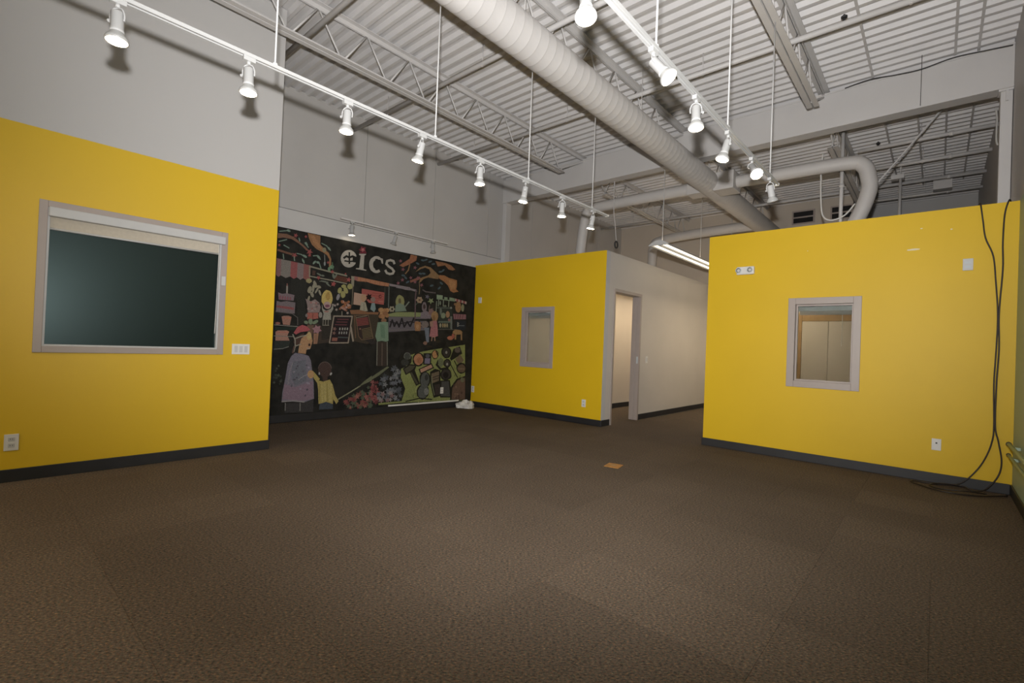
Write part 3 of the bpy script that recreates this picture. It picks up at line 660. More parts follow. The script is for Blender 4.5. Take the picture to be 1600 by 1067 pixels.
# orange floor plate
fp = thing('floor_plate', 'worn orange square plate lying on the carpet', 'floor plate', (-2.47, 4.43, 0))
MB().obox((-2.47, 4.43, .004), (.075, .015, 0), (-.016, .082, 0), (0, 0, .004)).build('plate', M['orange'], fp, bevel=.003)
MB().cyl((-2.47, 4.43, .008), (-2.47, 4.43, .0105), .03, 20).build('screw_cap', M['tan'], fp)
# crumpled white bag in the mural corner
mb = MB(); nu, nv = 16, 9; vs = []
cx, cy = -6.63, 6.22
for i in range(nv+1):
    t = i/nv
    for k in range(nu):
        an = 2*math.pi*k/nu; rr = math.cos(t*math.pi/2)**.6*(1+.22*math.sin(3*an+2)+random.uniform(-.10, .10))
        vs.append((max(XM+.035, cx+rr*.15*math.cos(an)+.03*t), min(YM-.03, cy+rr*.19*math.sin(an)), .004+.085*math.sin(t*math.pi/2)*(1+.4*math.sin(an*2+1))+random.uniform(0, .035)*(t > 0)))
fs = [(i*nu+k, i*nu+(k+1) % nu, (i+1)*nu+(k+1) % nu, (i+1)*nu+k) for i in range(nv) for k in range(nu)]
mb.add(vs, fs+[tuple(range(nu-1, -1, -1))], 0, False)
tag(mb.build('paper_bag', M['bag'], org=(cx, cy, 0)), 'crumpled white bag on the floor in the corner below the mural', 'bag')

# ------------------------------------------------------------------ the chalk mural (flat drawing on a black board)
MY0, MY1, MZ0, MZ1 = 2.13, YM-.004, .108, 2.712
mural = MB().box(XM, XM+.02, MY0, MY1, MZ0, MZ1).build('chalk_mural', M['board'], org=(XM, (MY0+MY1)/2, MZ0))
tag(mural, 'black chalkboard mural of a street market with white CICS lettering', 'mural')
MX = XM+.0202
ART = {}; LAYER = [0]; VW = [420, 350, 10.667]
def view(x, y, s=10.667): VW[:] = [x, y, s]
def _px(p): return (VW[0]+p[0]/VW[2], VW[1]+p[1]/VW[2])
def poly(part, c, pts, raw=False):
    LAYER[0] += 1; x = MX+LAYER[0]*8e-6
    out = []
    for p in pts:
        a = on(0, XM+.021, *_px(p)); out.append((x, min(max(a.y, MY0+.002), MY1-.002), min(max(a.z, MZ0+.002), MZ1-.002)))
    ART.setdefault(part, []).append((out, c))
def line(part, c, wd, pts):
    for (x0, y0), (x1, y1) in zip(pts[:-1], pts[1:]):
        dx, dy = x1-x0, y1-y0; l = math.hypot(dx, dy) or 1; nx, ny = -dy/l*wd/2, dx/l*wd/2; ex, ey = dx/l*wd*.25, dy/l*wd*.25
        poly(part, c, [(x0-ex+nx, y0-ey+ny), (x1+ex+nx, y1+ey+ny), (x1+ex-nx, y1+ey-ny), (x0-ex-nx, y0-ey-ny)])
def ell(part, c, cx, cy, rx, ry, rot=0, n=18, wob=.06):
    pts = []
    for k in range(n):
        t = 2*math.pi*k/n; m = 1+random.uniform(-wob, wob); a, b = rx*m*math.cos(t), ry*m*math.sin(t)
        pts.append((cx+a*math.cos(rot)-b*math.sin(rot), cy+a*math.sin(rot)+b*math.cos(rot)))
    poly(part, c, pts)
def flower(part, c, cx, cy, r, n=5, inner=.45):
    ph = random.uniform(0, 6)
    poly(part, c, [(cx+math.cos(ph+math.pi*k/n)*r*(1 if k % 2 == 0 else inner), cy+math.sin(ph+math.pi*k/n)*r*(1 if k % 2 == 0 else inner)) for k in range(2*n)])
def arc(part, c, wd, cx, cy, rx, ry, a0, a1, n=16):
    line(part, c, wd, [(cx+rx*math.cos(math.radians(a0+(a1-a0)*k/n)), cy+ry*math.sin(math.radians(a0+(a1-a0)*k/n))) for k in range(n+1)])
def scatter(part, cols, pts, n, r0, r1, petals=5):
    xs = [p[0] for p in pts]; ys = [p[1] for p in pts]; k = 0
    def inside(x, y):
        r = False; j = len(pts)-1
        for i in range(len(pts)):
            (xi, yi), (xj, yj) = pts[i], pts[j]
            if (yi > y) != (yj > y) and x < (xj-xi)*(y-yi)/(yj-yi)+xi: r = not r
            j = i
        return r
    while k < n:
        x, y = random.uniform(min(xs), max(xs)), random.uniform(min(ys), max(ys))
        if inside(x, y): flower(part, random.choice(cols), x, y, random.uniform(r0, r1), petals); k += 1
BK = (24, 24, 20)
# -- background fields
view(420, 430)
poly('tree_trunk_drawing', (52, 52, 47), [(370,60),(640,80),(610,400),(600,800),(480,830),(470,420),(375,300)])
poly('stall_drawing', (76, 64, 54), [(640,700),(880,850),(1080,690),(1300,690),(1290,1080),(1000,1120),(830,1140),(640,1150)])
poly('stall_drawing', (60, 55, 48), [(880,640),(1120,660),(1080,690),(1010,1060),(880,1080)])
view(520, 450)
poly('stall_drawing', (74, 64, 50), [(300,430),(760,430),(760,600),(700,900),(560,930),(340,880)])
poly('stall_drawing', (58, 52, 50), [(520,850),(680,840),(720,930),(640,940)])
# -- upper left branches, flowers and leaves
view(420, 350)
T = 'tree_branch_drawing'
poly(T, (140,100,76), [(150,150),(300,165),(420,215),(520,300),(610,380),(660,430),(630,445),(560,370),(480,310),(380,250),(250,225),(150,235)])
poly(T, (165,116,70), [(650,150),(860,195),(860,340),(930,420),(1000,480),(1040,580),(1040,680),(1010,730),(1000,680),(1010,590),(970,520),(900,470),(800,420),(720,345),(670,240)])
poly(T, (182,128,78), [(700,190),(760,200),(850,340),(900,430),(830,400),(740,300)])
line(T, (128,88,68), 34, [(150,430),(260,465),(390,505)])
for p in ((430,520,52),(680,465,58),(620,210,30),(450,190,42),(175,350,30),(680,520,35),(990,640,30)): flower('blossom_drawing', (166,80,78), *p)
G1, G2 = (128,152,134), (104,128,108)
for q in ([(470,490),(540,505),(620,560)],[(740,530),(810,525),(860,590)],[(880,320),(960,360),(1030,440)],[(560,580),(590,650)],[(840,650),(870,740)],[(240,500),(250,580)],[(170,290),(300,258)],[(180,120),(300,110)],[(250,350),(340,400)],[(420,540),(430,610)],[(600,310),(660,390)],[(780,620),(740,660)]):
    line('leaf_drawing', G1, 16, q)
for p in ((600,535,40,18,.5),(830,550,40,18,.9),(1005,410,30,16,.9),(760,640,38,18,-.8),(575,615,35,15,1.1),(330,110,35,18,.4),(630,330,35,14,1.1),(510,260,35,12,1.3),(820,640,30,20,.4)): ell('leaf_drawing', G1, *p[:4], rot=p[4])
line('leaf_drawing', (150,155,150), 10, [(930,510),(935,640)]); ell('leaf_drawing', (140,150,150), 932, 660, 16, 36)
ell('leaf_drawing', (112,152,112), 1050, 715, 36, 34); ell('leaf_drawing', (112,152,112), 1005, 760, 22, 44); line('leaf_drawing', (96,130,96), 14, [(1060,640),(1070,760)])
ell('leaf_drawing', (150,140,105), 925, 430, 32, 40)
# striped awning
st = [(130,210,(150,104,104)),(210,370,(140,132,124)),(370,480,(164,88,88)),(480,585,(142,124,124)),(585,700,(154,94,88))]
for a, b, c in st:
    tp = lambda x: 572+(x-150)*.213; bt = lambda x: 858+(x-140)*.13
    poly('awning_drawing', c, [(a, tp(a)), (b, tp(b)), (b-12, bt(b)-14), ((a+b)/2-8, bt((a+b)/2)+20), (a-12, bt(a)-14)])
line('stall_frame_drawing', (152,147,124), 24, [(700,710),(1000,790),(1300,862)]); line('stall_frame_drawing', (152,147,124), 19, [(690,870),(1000,930),(1300,995)])
line('stall_frame_drawing', (150,145,120), 20, [(680,700),(680,880)])
poly('stall_drawing', (104,62,46), [(1110,850),(1300,890),(1300,980),(1090,925)]); poly('stall_drawing', (92,66,54), [(730,770),(780,780),(770,860),(720,850)])
for p in ((840,840,45,14,.5),(900,860,30,14,.2),(930,960,70,12,.2),(990,1010,50,12,.7),(1080,870,20,45,-.3),(1120,860,14,40,.5)): ell('leaf_drawing', (120,128,112), *p[:4], rot=p[4])
for p in ((830,895,40),(1075,1000,46),(1060,795,36),(1280,830,20)): flower('blossom_drawing', (172,82,78), *p)
# -- lettering: C I C S with a maple leaf
view(520, 370)
W = (186,180,168); LT = 'lettering'
ell(LT, W, 268, 365, 134, 146, 0, 30, .0)
poly(LT, BK, [(392,240),(440,240),(440,540),(376,520),(372,480),(383,430),(330,420),(330,345),(392,330)])
line(LT, BK, 26, [(276,262),(276,445)]); line(LT, BK, 34, [(185,352),(228,322),(276,345),(330,325),(385,350)]); line(LT, BK, 24, [(200,400),(276,412),(360,402)])
ell(LT, W, 238, 366, 20, 18); ell(LT, W, 312, 372, 20, 20)
poly(LT, W, [(436,283),(556,283),(552,300),(527,312),(512,535),(560,552),(556,566),(384,536),(386,522),(440,520),(466,312),(440,302)])
flower(LT, (122,40,56), 498, 215, 68, 5, .6); poly(LT, (122,40,56), [(440,255),(565,255),(555,278),(445,278)]); flower(LT, (196,112,112), 500, 215, 44, 5, .4)
arc(LT, W, 46, 728, 462, 92, 118, 62, 300, 22); arc(LT, W, 62, 700, 462, 62, 96, 110, 250, 10)
poly(LT, W, [(770,350),(835,365),(838,450),(815,445),(800,390),(765,372)])
line(LT, W, 38, [(1026,445),(1010,404),(960,388),(908,402),(894,450),(930,492),(985,528),(1018,572),(1000,610),(950,620),(900,602),(876,560)])
# -- orange awning and frames
poly('awning_drawing', (190,126,84), [(415,665),(940,775),(932,828),(800,812),(700,792),(560,748),(405,738)])
for k in range(6): line('awning_drawing', (166,102,66), 8, [(470+k*80, 685+k*16), (462+k*80, 742+k*15)])
poly('awning_drawing', (166,104,98), [(345,652),(425,668),(408,738),(352,715)])
poly('awning_drawing', (152,138,142), [(940,778),(1290,842),(1290,892),(1200,882),(1130,856),(1060,835),(945,818)])
poly('stall_frame_drawing', (154,146,122), [(308,650),(362,662),(350,835),(308,800)]); line('stall_frame_drawing', (120,108,90), 16, [(335,820),(320,1130)])
line('stall_frame_drawing', (112,118,112), 14, [(936,826),(928,1180)]); line('stall_frame_drawing', (86,86,76), 8, [(870,830),(862,1100)])
flower('blossom_drawing', (176,86,82), 265, 715, 48); flower('blossom_drawing', (170,80,78), 20, 780, 34)
# -- stall signs and people
view(520, 450)
SD = 'shop_sign_drawing'; PD = 'drawn_person'
poly(SD, (180,90,80), [(485,10),(860,75),(850,278),(600,245),(480,100)])
poly(SD, (196,158,134), [(355,72),(480,98),(560,112),(545,205),(470,292),(342,272)])
flower(SD, (38,24,20), 603, 150, 66, 6, .5); arc(SD, (60,28,26), 10, 790, 140, 22, 22, 40, 320, 8); line(SD, (200,130,110), 10, [(760,220),(840,230)])
for k in range(3): line(SD, (150,62,58), 8, [(660, 80+k*40), (840, 105+k*40)])
ell(PD, (192,150,112), 512, 165, 50, 62); poly(PD, (172,166,142), [(470,235),(545,235),(582,382),(520,388),(448,372)]); line(PD, (120,110,96), 8, [(520,260),(522,380)])
ell(PD, (150,122,112), 672, 190, 40, 44); poly(PD, (132,156,158), [(648,250),(700,250),(716,350),(690,402),(624,352)])
poly('stall_drawing', (146,100,64), [(285,368),(440,362),(590,400),(770,402),(755,442),(590,436),(300,432)])
ell(PD, (152,152,92), 1120, 230, 74, 112); ell(PD, (110,100,70), 1115, 220, 24, 50); poly(PD, (126,146,126), [(1046,290),(1110,250),(1190,280),(1230,382),(1036,396)]); line(PD, (128,138,122), 22, [(1195,325),(1270,232)])
flower('blossom_drawing', (170,160,134), 985, 350, 56, 6, .7); ell('blossom_drawing', (60,50,40), 988, 350, 16, 22)
poly('stall_drawing', (142,152,94), [(925,432),(1060,402),(1300,400),(1475,410),(1570,465),(1570,482),(925,474)])
poly('stall_drawing', (112,105,112), [(928,478),(1570,482),(1562,705),(1280,712),(930,735)])
zz = [(950,650),(990,530),(1025,640),(1065,560),(1105,650),(1150,505),(1190,650),(1240,560),(1290,640),(1350,500),(1390,630),(1440,560),(1490,640),(1535,560)]
line('stall_drawing', (46,43,46), 26, zz); line('stall_drawing', (46,43,46), 18, [(950,560),(1100,600),(1300,560),(1530,610)])
line('stall_drawing', (130,120,116), 8, [(930,700),(1560,690)])
# A-frame boards
poly(SD, (48,38,40), [(15,465),(325,470),(255,915),(-58,912)])
line(SD, (168,152,132), 20, [(18,468),(322,472),(256,912),(-56,914),(18,468)])
for y, a, b in ((520,80,260),(565,60,240),(610,40,230)): line(SD, (112,62,66), 18, [(a,y),(b,y+4)])
for x in (120,165,205,245): line(SD, (170,168,160), 22, [(x,665),(x-4,695)])
for x in (110,150,190,230): line(SD, (160,158,152), 20, [(x,730),(x-4,762)])
line(SD, (86,96,96), 18, [(90,820),(250,826)]); poly(SD, (158,98,82), [(-10,825),(80,828),(72,885),(-20,882)]); flower(SD, (140,104,92), 30, 680, 40)
flower(SD, (140,104,92), 20, 750, 36)
line(SD, (168,152,132), 28, [(300,650),(338,885)]); line(SD, (130,118,100), 12, [(290,670),(268,820)])
poly(SD, (64,50,46), [(380,458),(592,450),(672,835),(480,862),(430,805)])
line(SD, (130,104,74), 11, [(380,458),(592,450),(672,835),(480,862),(430,805),(380,458)]); line(SD, (134,98,68), 12, [(358,450),(380,830)])
poly(SD, (142,72,66), [(388,512),(580,484),(602,608),(412,634)])
for k in range(4): line(SD, (84,44,42), 8, [(396+k*4, 535+k*26), (590+k*4, 510+k*26)])
line(SD, (150,140,110), 10, [(390,495),(570,462)])
for k in range(7): line(SD, (138,124,78), 9, [(480+k*4, 690+k*24), (625+k*7, 660+k*24)])
flower(SD, (160,110,96), 455, 680, 20)
# curly-haired figure in a pale green shirt
for k in range(16): ell(PD, random.choice([(176,124,74),(188,140,86),(158,108,66)]), 850+random.uniform(-60,60), 425+random.uniform(-62,62), 36, 36)
ell(PD, (150,108,74), 850, 540, 46, 34)
poly(PD, (126,156,128), [(748,572),(840,560),(922,568),(928,880),(880,894),(820,880),(738,892),(708,800),(730,680)])
poly(PD, (106,140,112), [(790,600),(860,620),(870,840),(800,820)])
poly(PD, (70,60,52), [(750,892),(908,892),(904,1300),(735,1300)]); line(PD, (132,132,118), 15, [(740,895),(732,1290)]); line(PD, (132,132,118), 13, [(906,895),(908,1290)]); line(PD, (110,92,80), 16, [(822,920),(818,1290)])
# flower basket, lemons
for k in range(26): ell('basket_drawing', random.choice([(180,132,114),(190,150,136),(176,108,60),(150,96,66)]), 205+random.uniform(-95,95), 290+random.uniform(-75,80), 20, 20)
for p in ((60,360),(35,290),(80,270),(0,280),(245,415)): flower('basket_drawing', (178,160,150), p[0], p[1], 28)
line('basket_drawing', (150,140,120), 14, [(152,390),(152,460)])
for p in ((115,40,34,52,.3),(215,35,34,62,-.4),(170,108,40,58,0),(285,-25,46,46,0),(180,-30,40,30,0)): ell('leaf_drawing', (170,164,92), *p[:4], rot=p[4])
ell('leaf_drawing', (152,148,152), 88, 150, 28, 56, .3)
# -- cakes and left people
view(420, 430)
K = 'cake_drawing'
line(K, (156,150,140), 28, [(305,180),(302,300)]); line(K, (170,110,100), 14, [(305,140),(305,180)])
poly(K, (138,118,124), [(155,285),(220,310),(300,300),(428,330),(412,425),(165,405)])
for k in range(5): line(K, (156,86,98), 22, [(190+k*42, 345+k*6), (186+k*42, 395+k*4)])
poly(K, (132,118,122), [(130,425),(200,445),(300,430),(442,455),(430,640),(118,600)]); poly(K, (158,86,88), [(128,500),(300,520),(420,540),(415,580),(280,560),(126,535)])
line(K, (110,104,100), 12, [(112,606),(390,640),(478,705),(480,830)])
poly(K, (178,128,108), [(212,690),(250,675),(330,675),(378,695),(350,832),(236,822)]); line(K, (196,120,96), 20, [(230,715),(365,715)])
ell(K, (160,100,84), 150, 800, 42, 22); line(K, (142,142,132), 13, [(95,826),(480,856)])
poly(K, (44,60,52), [(105,860),(450,872),(420,912),(105,910)])
poly(K, (184,134,114), [(112,940),(150,918),(300,918),(340,940),(310,1000),(345,1090),(110,1090)]); line(K, (140,138,128), 12, [(88,1010),(400,1022)]); line(K, (200,120,100), 18, [(130,950),(320,950)])
poly(K, (56,62,56), [(95,1100),(360,1095),(330,1190),(220,1220),(90,1225)])
line(K, (142,142,132), 10, [(85,1232),(230,1222),(330,1190)])
LF = (158,152,128)
for p in ((680,240,32,60,.3),(770,150,28,62,-.3),(720,320,26,52,-.4),(850,290,18,52,-.3),(740,215,22,76,.1),(835,195,36,24,.4),(660,400,18,60,.3),(800,250,16,60,.5)): ell('leaf_drawing', LF, *p[:4], rot=p[4])
ell('leaf_drawing', (166,156,106), 668, 92, 48, 40)
line('leaf_drawing', (120,124,110), 10, [(840,100),(960,110),(1030,190)])
flower('blossom_drawing', (176,82,80), 1078, 145, 46)
poly(PD, (154,134,130), [(612,390),(700,435),(770,400),(840,455),(864,535),(840,622),(650,622),(640,500)])
for k in range(14): ell(PD, random.choice([(120,104,100),(176,150,146),(170,110,108)]), random.uniform(650,830), random.uniform(450,600), 18, 16)
poly(PD, (182,100,86), [(636,625),(822,625),(824,720),(730,735),(640,730)]); line(PD, (90,56,50), 8, [(735,630),(732,725)]); ell(PD, (156,150,140), 860, 660, 30, 50); ell(PD, (140,130,125), 628, 670, 20, 30)
ell(PD, (208,182,86), 970, 390, 96, 140); ell(PD, (186,150,62), 985, 350, 40, 70); ell(PD, (190,160,150), 975, 500, 62, 60); ell(PD, (140,84,104), 975, 512, 40, 26)
poly(PD, (164,160,146), [(885,480),(905,560),(960,590),(1030,560),(1068,480),(1074,560),(1030,640),(1036,742),(892,742),(912,640),(884,560)]); ell(PD, (172,120,112), 960, 605, 40, 14)
for x in (905,945,990): line(PD, (150,146,128), 10, [(x,745),(x-4,832)])
line(PD, (150,146,128), 10, [(895,834),(1000,834)])
for p in ((620,785,36,28,.4),(775,780,54,26,-.5),(695,770,34,50,0)): ell('leaf_drawing', (124,144,114), *p[:4], rot=p[4])
poly('pot_drawing', (124,94,78), [(640,830),(752,830),(722,990),(650,990)])
flower('blossom_drawing', (174,126,134), 800, 905, 84, 6, .6); poly('pot_drawing', (180,130,96), [(745,970),(828,968),(806,1140),(745,1145)]); line('pot_drawing', (120,84,64), 7, [(775,980),(772,1130)]); line('pot_drawing', (120,84,64), 7, [(800,980),(792,1130)])
# -- woman in a cloak and child
view(420, 520, 8.025)
poly(PD, (92,68,58), [(320,60),(440,0),(430,100),(400,140),(340,170),(308,120)])
poly(PD, (196,148,100), [(408,70),(480,10),(540,60),(548,100),(520,200),(472,212),(462,264),(366,252),(382,150)])
ell(PD, (206,178,110), 505, 40, 30, 50); ell(PD, (70,50,45), 508, 150, 14, 18); line(PD, (190,180,170), 8, [(478,190),(512,200)])
line(PD, (168,162,144), 14, [(300,20),(330,90),(330,170),(312,236)]); line(PD, (168,162,144), 13, [(335,70),(400,45),(470,30)]); line(PD, (168,162,144), 13, [(335,165),(400,142)]); line(PD, (110,80,72), 20, [(318,170),(300,250)])
poly(PD, (192,88,94), [(310,0),(360,-75),(420,-100),(480,-80),(520,-40),(480,-20),(400,-10),(340,20)])
poly(PD, (136,130,146), [(330,250),(440,268),(500,290),(528,350),(542,470),(562,620),(566,826),(440,872),(300,862),(158,868),(170,740),(208,560),(238,380),(282,290)])
poly(PD, (154,128,146), [(196,640),(330,680),(550,600),(562,822),(440,850),(168,832)]); poly(PD, (122,124,136), [(300,360),(460,340),(470,600),(330,660),(280,560)])
for k in range(16): ell(PD, random.choice([(112,108,122),(164,154,172),(96,92,104)]), random.uniform(240,520), random.uniform(330,820), random.uniform(8,22), random.uniform(8,16), random.uniform(0,3))
line(PD, (166,160,164), 9, [(370,590),(430,545),(500,515)]); line(PD, (160,154,158), 8, [(240,640),(262,480),(300,370)]); line(PD, (166,160,160), 16, [(165,862),(300,850),(440,866)])
poly(PD, (70,68,68), [(200,880),(420,878),(560,836),(556,992),(200,1002)]); line(PD, (150,148,140), 10, [(206,880),(204,975)]); line(PD, (150,148,140), 10, [(392,880),(390,975)])
poly(PD, (190,170,80), [(545,470),(580,505),(640,578),(604,626),(560,565)]); ell(PD, (208,160,102), 525, 520, 42, 50)
poly(PD, (86,66,58), [(668,530),(734,530),(736,610),(680,610)]); ell(PD, (86,66,60), 702, 462, 84, 98); arc(PD, (112,96,88), 8, 702, 462, 84, 98, 190, 350)
ell(PD, (190,188,184), 778, 514, 12, 20, .5); ell(PD, (170,168,160), 632, 510, 10, 18)
poly(PD, (190,170,82), [(600,590),(680,612),(764,585),(800,650),(832,780),(874,856),(846,892),(806,830),(802,892),(718,868),(622,892),(618,720)])
for k in range(9): line(PD, random.choice([(164,148,66),(204,186,104)]), 9, [(640+k*18, 640), (640+k*18+random.uniform(-12,12), 860)])
poly(PD, (74,84,96), [(636,890),(718,864),(802,892),(802,952),(628,962)])
line('path_drawing', (156,156,120), 14, [(870,832),(1000,755),(1145,665)]); poly('path_drawing', (124,128,94), [(1120,680),(1190,610),(1290,535),(1290,600),(1200,640)])
scatter('flower_bed_drawing', [(150,74,72),(128,62,62),(172,104,92),(92,104,82),(140,88,74)], [(930,850),(1120,740),(1290,650),(1290,935),(940,952)], 60, 22, 42)
scatter('leaf_drawing', [(86,92,78),(70,78,66)], [(60,330),(160,420),(160,680),(60,640)], 12, 14, 26)
# -- right flower bed and grass with dark drawn objects
view(580, 520, 8.025)
scatter('flower_bed_drawing', [(150,72,74),(120,58,60),(160,94,88)], [(-10,600),(95,585),(80,720),(90,880),(-10,910)], 26, 22, 44)
poly('path_drawing', (120,124,92), [(-10,560),(200,420),(225,430),(100,530),(-10,600)])
scatter('flower_bed_drawing', [(112,116,124),(92,96,104),(136,138,142),(76,82,84)], [(90,560),(230,440),(360,420),(370,860),(90,880)], 62, 22, 44)
scatter('flower_bed_drawing', [(146,112,114),(150,140,140)], [(90,760),(260,740),(260,860),(90,860)], 8, 30, 46)
GR = 'grass_drawing'
poly(GR, (146,156,80), [(495,275),(650,232),(850,198),(1175,148),(1175,842),(1050,850),(400,874),(90,905),(90,880),(380,855),(425,700),(370,560),(372,450),(450,420),(500,340)])
for k in range(70):
    x, y = random.uniform(430,1160), random.uniform(300,850); line(GR, random.choice([(120,130,66),(168,176,98),(100,110,58)]), random.uniform(6,12), [(x,y),(x+random.uniform(-25,25), y+random.uniform(20,60))])
OB = 'tool_drawing'; DK = (44,42,34)
def ring(c, cx, cy, rx, ry, rot=0, e=16):
    ell(OB, DK, cx, cy, rx+e, ry+e, rot); ell(OB, c, cx, cy, rx, ry, rot)
ell(OB, DK, 430, 330, 80, 80); ell(OB, (80,82,76), 450, 295, 42, 46); ell(OB, (64,66,60), 420, 370, 50, 40); arc(OB, (120,122,112), 8, 450, 295, 40, 46, 150, 400)
ring((194,132,88), 590, 332, 58, 70); ell(OB, (176,112,72), 600, 345, 34, 40)
poly(OB, DK, [(655,255),(752,255),(748,400),(650,400)]); poly(OB, (132,124,152), [(672,318),(738,318),(732,386),(666,386)]); ell(OB, (92,92,100), 705, 290, 26, 26)
ring((196,142,80), 798, 272, 34, 48, 0, 10); line(OB, DK, 12, [(810,230),(830,280)])
poly(OB, DK, [(590,455),(755,378),(785,440),(620,520)]); poly(OB, (194,146,118), [(610,458),(750,396),(766,434),(622,500)])
ring((62,58,54), 940, 245, 46, 58); ell(OB, (150,148,140), 940, 245, 14, 18); ring((70,66,60), 950, 380, 32, 40); ell(OB, (160,158,150), 950, 392, 12, 18)
line(OB, DK, 26, [(840,350),(820,400),(870,455),(960,440)]); ell(OB, (116,124,86), 870, 370, 34, 60)
poly(OB, DK, [(1030,200),(1110,170),(1140,260),(1000,350),(985,320)]); ell(OB, (104,92,84), 1080, 215, 36, 36)
poly(OB, (124,106,82), [(1050,330),(1110,270),(1160,340),(1130,380),(1080,380)]); line(OB, DK, 12, [(990,390),(1080,560)]); line(OB, DK, 12, [(1040,350),(1075,420)])
ring((112,92,72), 1130, 445, 50, 52); line(OB, (150,130,104), 8, [(1090,450),(1165,452)])
poly(OB, DK, [(395,450),(470,390),(570,400),(545,470),(610,640),(560,665),(480,500),(430,530)]); poly(OB, (88,84,66), [(410,455),(480,408),(550,415),(520,455),(440,510)]); line(OB, (84,80,62), 26, [(500,505),(575,635)])
ring((94,98,94), 672, 585, 56, 86, .1); ring((98,102,98), 645, 740, 62, 80, .2); ell(OB, (94,98,94), 662, 660, 42, 70); ell(OB, (132,134,130), 690, 735, 30, 44); ell(OB, (62,64,62), 690, 560, 22, 40)
poly(OB, DK, [(735,490),(800,450),(866,470),(866,620),(900,780),(780,815),(740,640)]); poly(OB, (124,108,84), [(752,510),(850,480),(846,600),(765,632)]); poly(OB, (70,60,56), [(790,650),(860,640),(880,770),(800,780)])
line(OB, (130,134,104), 10, [(755,540),(760,640),(790,780)]); line(OB, (60,50,44), 9, [(770,560),(845,535)]); line(OB, (60,50,44), 9, [(770,590),(845,565)])
poly(OB, DK, [(860,600),(985,590),(1010,810),(860,810)]); poly(OB, (84,84,82), [(880,610),(970,606),(988,796),(870,792)]); ring((66,62,58), 935, 520, 56, 62); ell(OB, (40,36,36), 932, 530, 34, 40)
poly(OB, DK, [(985,842),(996,680),(1070,575),(1175,540),(1175,842)]); poly(OB, (116,90,74), [(1004,836),(1016,690),(1082,595),(1175,560),(1175,836)])
for k in range(10): ell(OB, random.choice([(96,72,60),(136,108,88)]), random.uniform(1030,1150), random.uniform(650,820), 12, 16)
ell(OB, (120,120,92), 1140, 590, 24, 30)
line(GR, DK, 14, [(430,860),(600,820),(760,835)]); line(GR, DK, 10, [(400,700),(370,740)])
# -- right part: branches, lamps, stalls
view(620, 390)
poly(T, (176,118,66), [(690,425),(790,430),(860,470),(1000,510),(1000,600),(985,660),(1025,700),(940,718),(890,690),(850,600),(780,530),(700,480)])
poly(T, (190,136,80), [(860,500),(980,530),(970,650),(900,670),(870,580)])
poly(T, (152,118,76), [(305,375),(380,300),(470,268),(560,296),(640,370),(700,430),(690,492),(610,482),(520,462),(440,492),(390,545),(368,530),(400,470),(520,430),(560,390),(540,330),(470,300),(400,322)])
line(T, (152,96,78), 40, [(230,530),(300,505),(380,475)]); poly(T, (162,110,70), [(640,190),(800,220),(900,260),(972,332),(930,348),(860,332),(800,262),(680,282)])
poly(T, (168,106,70), [(40,262),(210,150),(230,80),(335,108),(322,182),(200,250),(100,292)]); line(T, (150,114,72), 20, [(212,250),(190,340),(140,402)]); line(T, (140,120,84), 12, [(370,540),(378,640),(370,740)])
for p in ((60,190),(100,330),(230,470),(90,505),(300,300),(350,470),(410,590),(20,560),(300,540)): flower('blossom_drawing', (148,92,100), p[0], p[1], 34)
for p in ((430,180),(345,232),(560,200),(600,240),(390,400),(450,400),(480,170),(720,370),(760,350),(580,600),(710,640),(100,430),(150,470),(180,540),(740,560)): ell('leaf_drawing', (84,104,112), p[0]+random.uniform(-8,8), p[1], 32, 15, random.uniform(-1.2,1.2))
poly('awning_drawing', (142,132,136), [(-15,590),(150,625),(325,668),(335,705),(280,692),(170,662),(90,655),(-15,635)]); line('stall_frame_drawing', (112,88,92), 20, [(318,680),(306,800),(300,1310)])
line('awning_drawing', (108,98,98), 20, [(430,672),(480,702),(640,722)])
flower('blossom_drawing', (170,144,114), 375, 840, 62, 6, .75); ell('blossom_drawing', (120,90,70), 375, 840, 18, 18); flower('blossom_drawing', (116,112,126), 505, 785, 42); flower('blossom_drawing', (140,154,106), 565, 855, 58, 5)
poly('awning_drawing', (146,170,138), [(662,750),(762,762),(760,822),(662,822)]); poly('awning_drawing', (132,156,124), [(788,788),(842,796),(842,832),(788,828)]); poly('awning_drawing', (142,166,134), [(875,796),(962,812),(956,864),(872,852)]); line('awning_drawing', (132,156,124), 14, [(665,820),(960,858)])
for k in range(7): poly('awning_drawing', ((184,160,150), (156,74,80))[k % 2], [(965+k*28, 812+k*8), (993+k*28, 820+k*8), (990+k*28, 862+k*8), (962+k*28, 856+k*8)])
for q in ([(695,822),(688,945)],[(775,836),(770,945)],[(865,850),(860,955)],[(660,860),(650,1060)]): line('stall_frame_drawing', (138,148,128), 14, q)
line('stall_frame_drawing', (100,112,100), 10, [(300,930),(350,880)])
view(620, 450)
poly('stall_drawing', (58,64,58), [(690,300),(920,320),(915,690),(700,690)])
line('stall_frame_drawing', (104,116,106), 12, [(670,330),(920,335)]); line('stall_frame_drawing', (106,122,112), 26, [(695,565),(890,565)]); line('stall_frame_drawing', (120,128,122), 30, [(905,480),(905,690)])
for p in ((770,460,38,48,(136,150,122)),(845,440,34,56,(170,130,92)),(730,390,18,58,(114,124,114)),(720,250,14,36,(130,142,122)),(800,300,26,18,(120,128,110)),(870,530,22,24,(150,104,100)),(900,330,14,20,(150,156,150))): ell('goods_drawing', p[4], *p[:4])
for x, c in ((722,(168,160,130)),(765,(160,138,92)),(800,(172,154,110)),(835,(150,142,110))): ell('goods_drawing', c, x, 622, 16, 36)
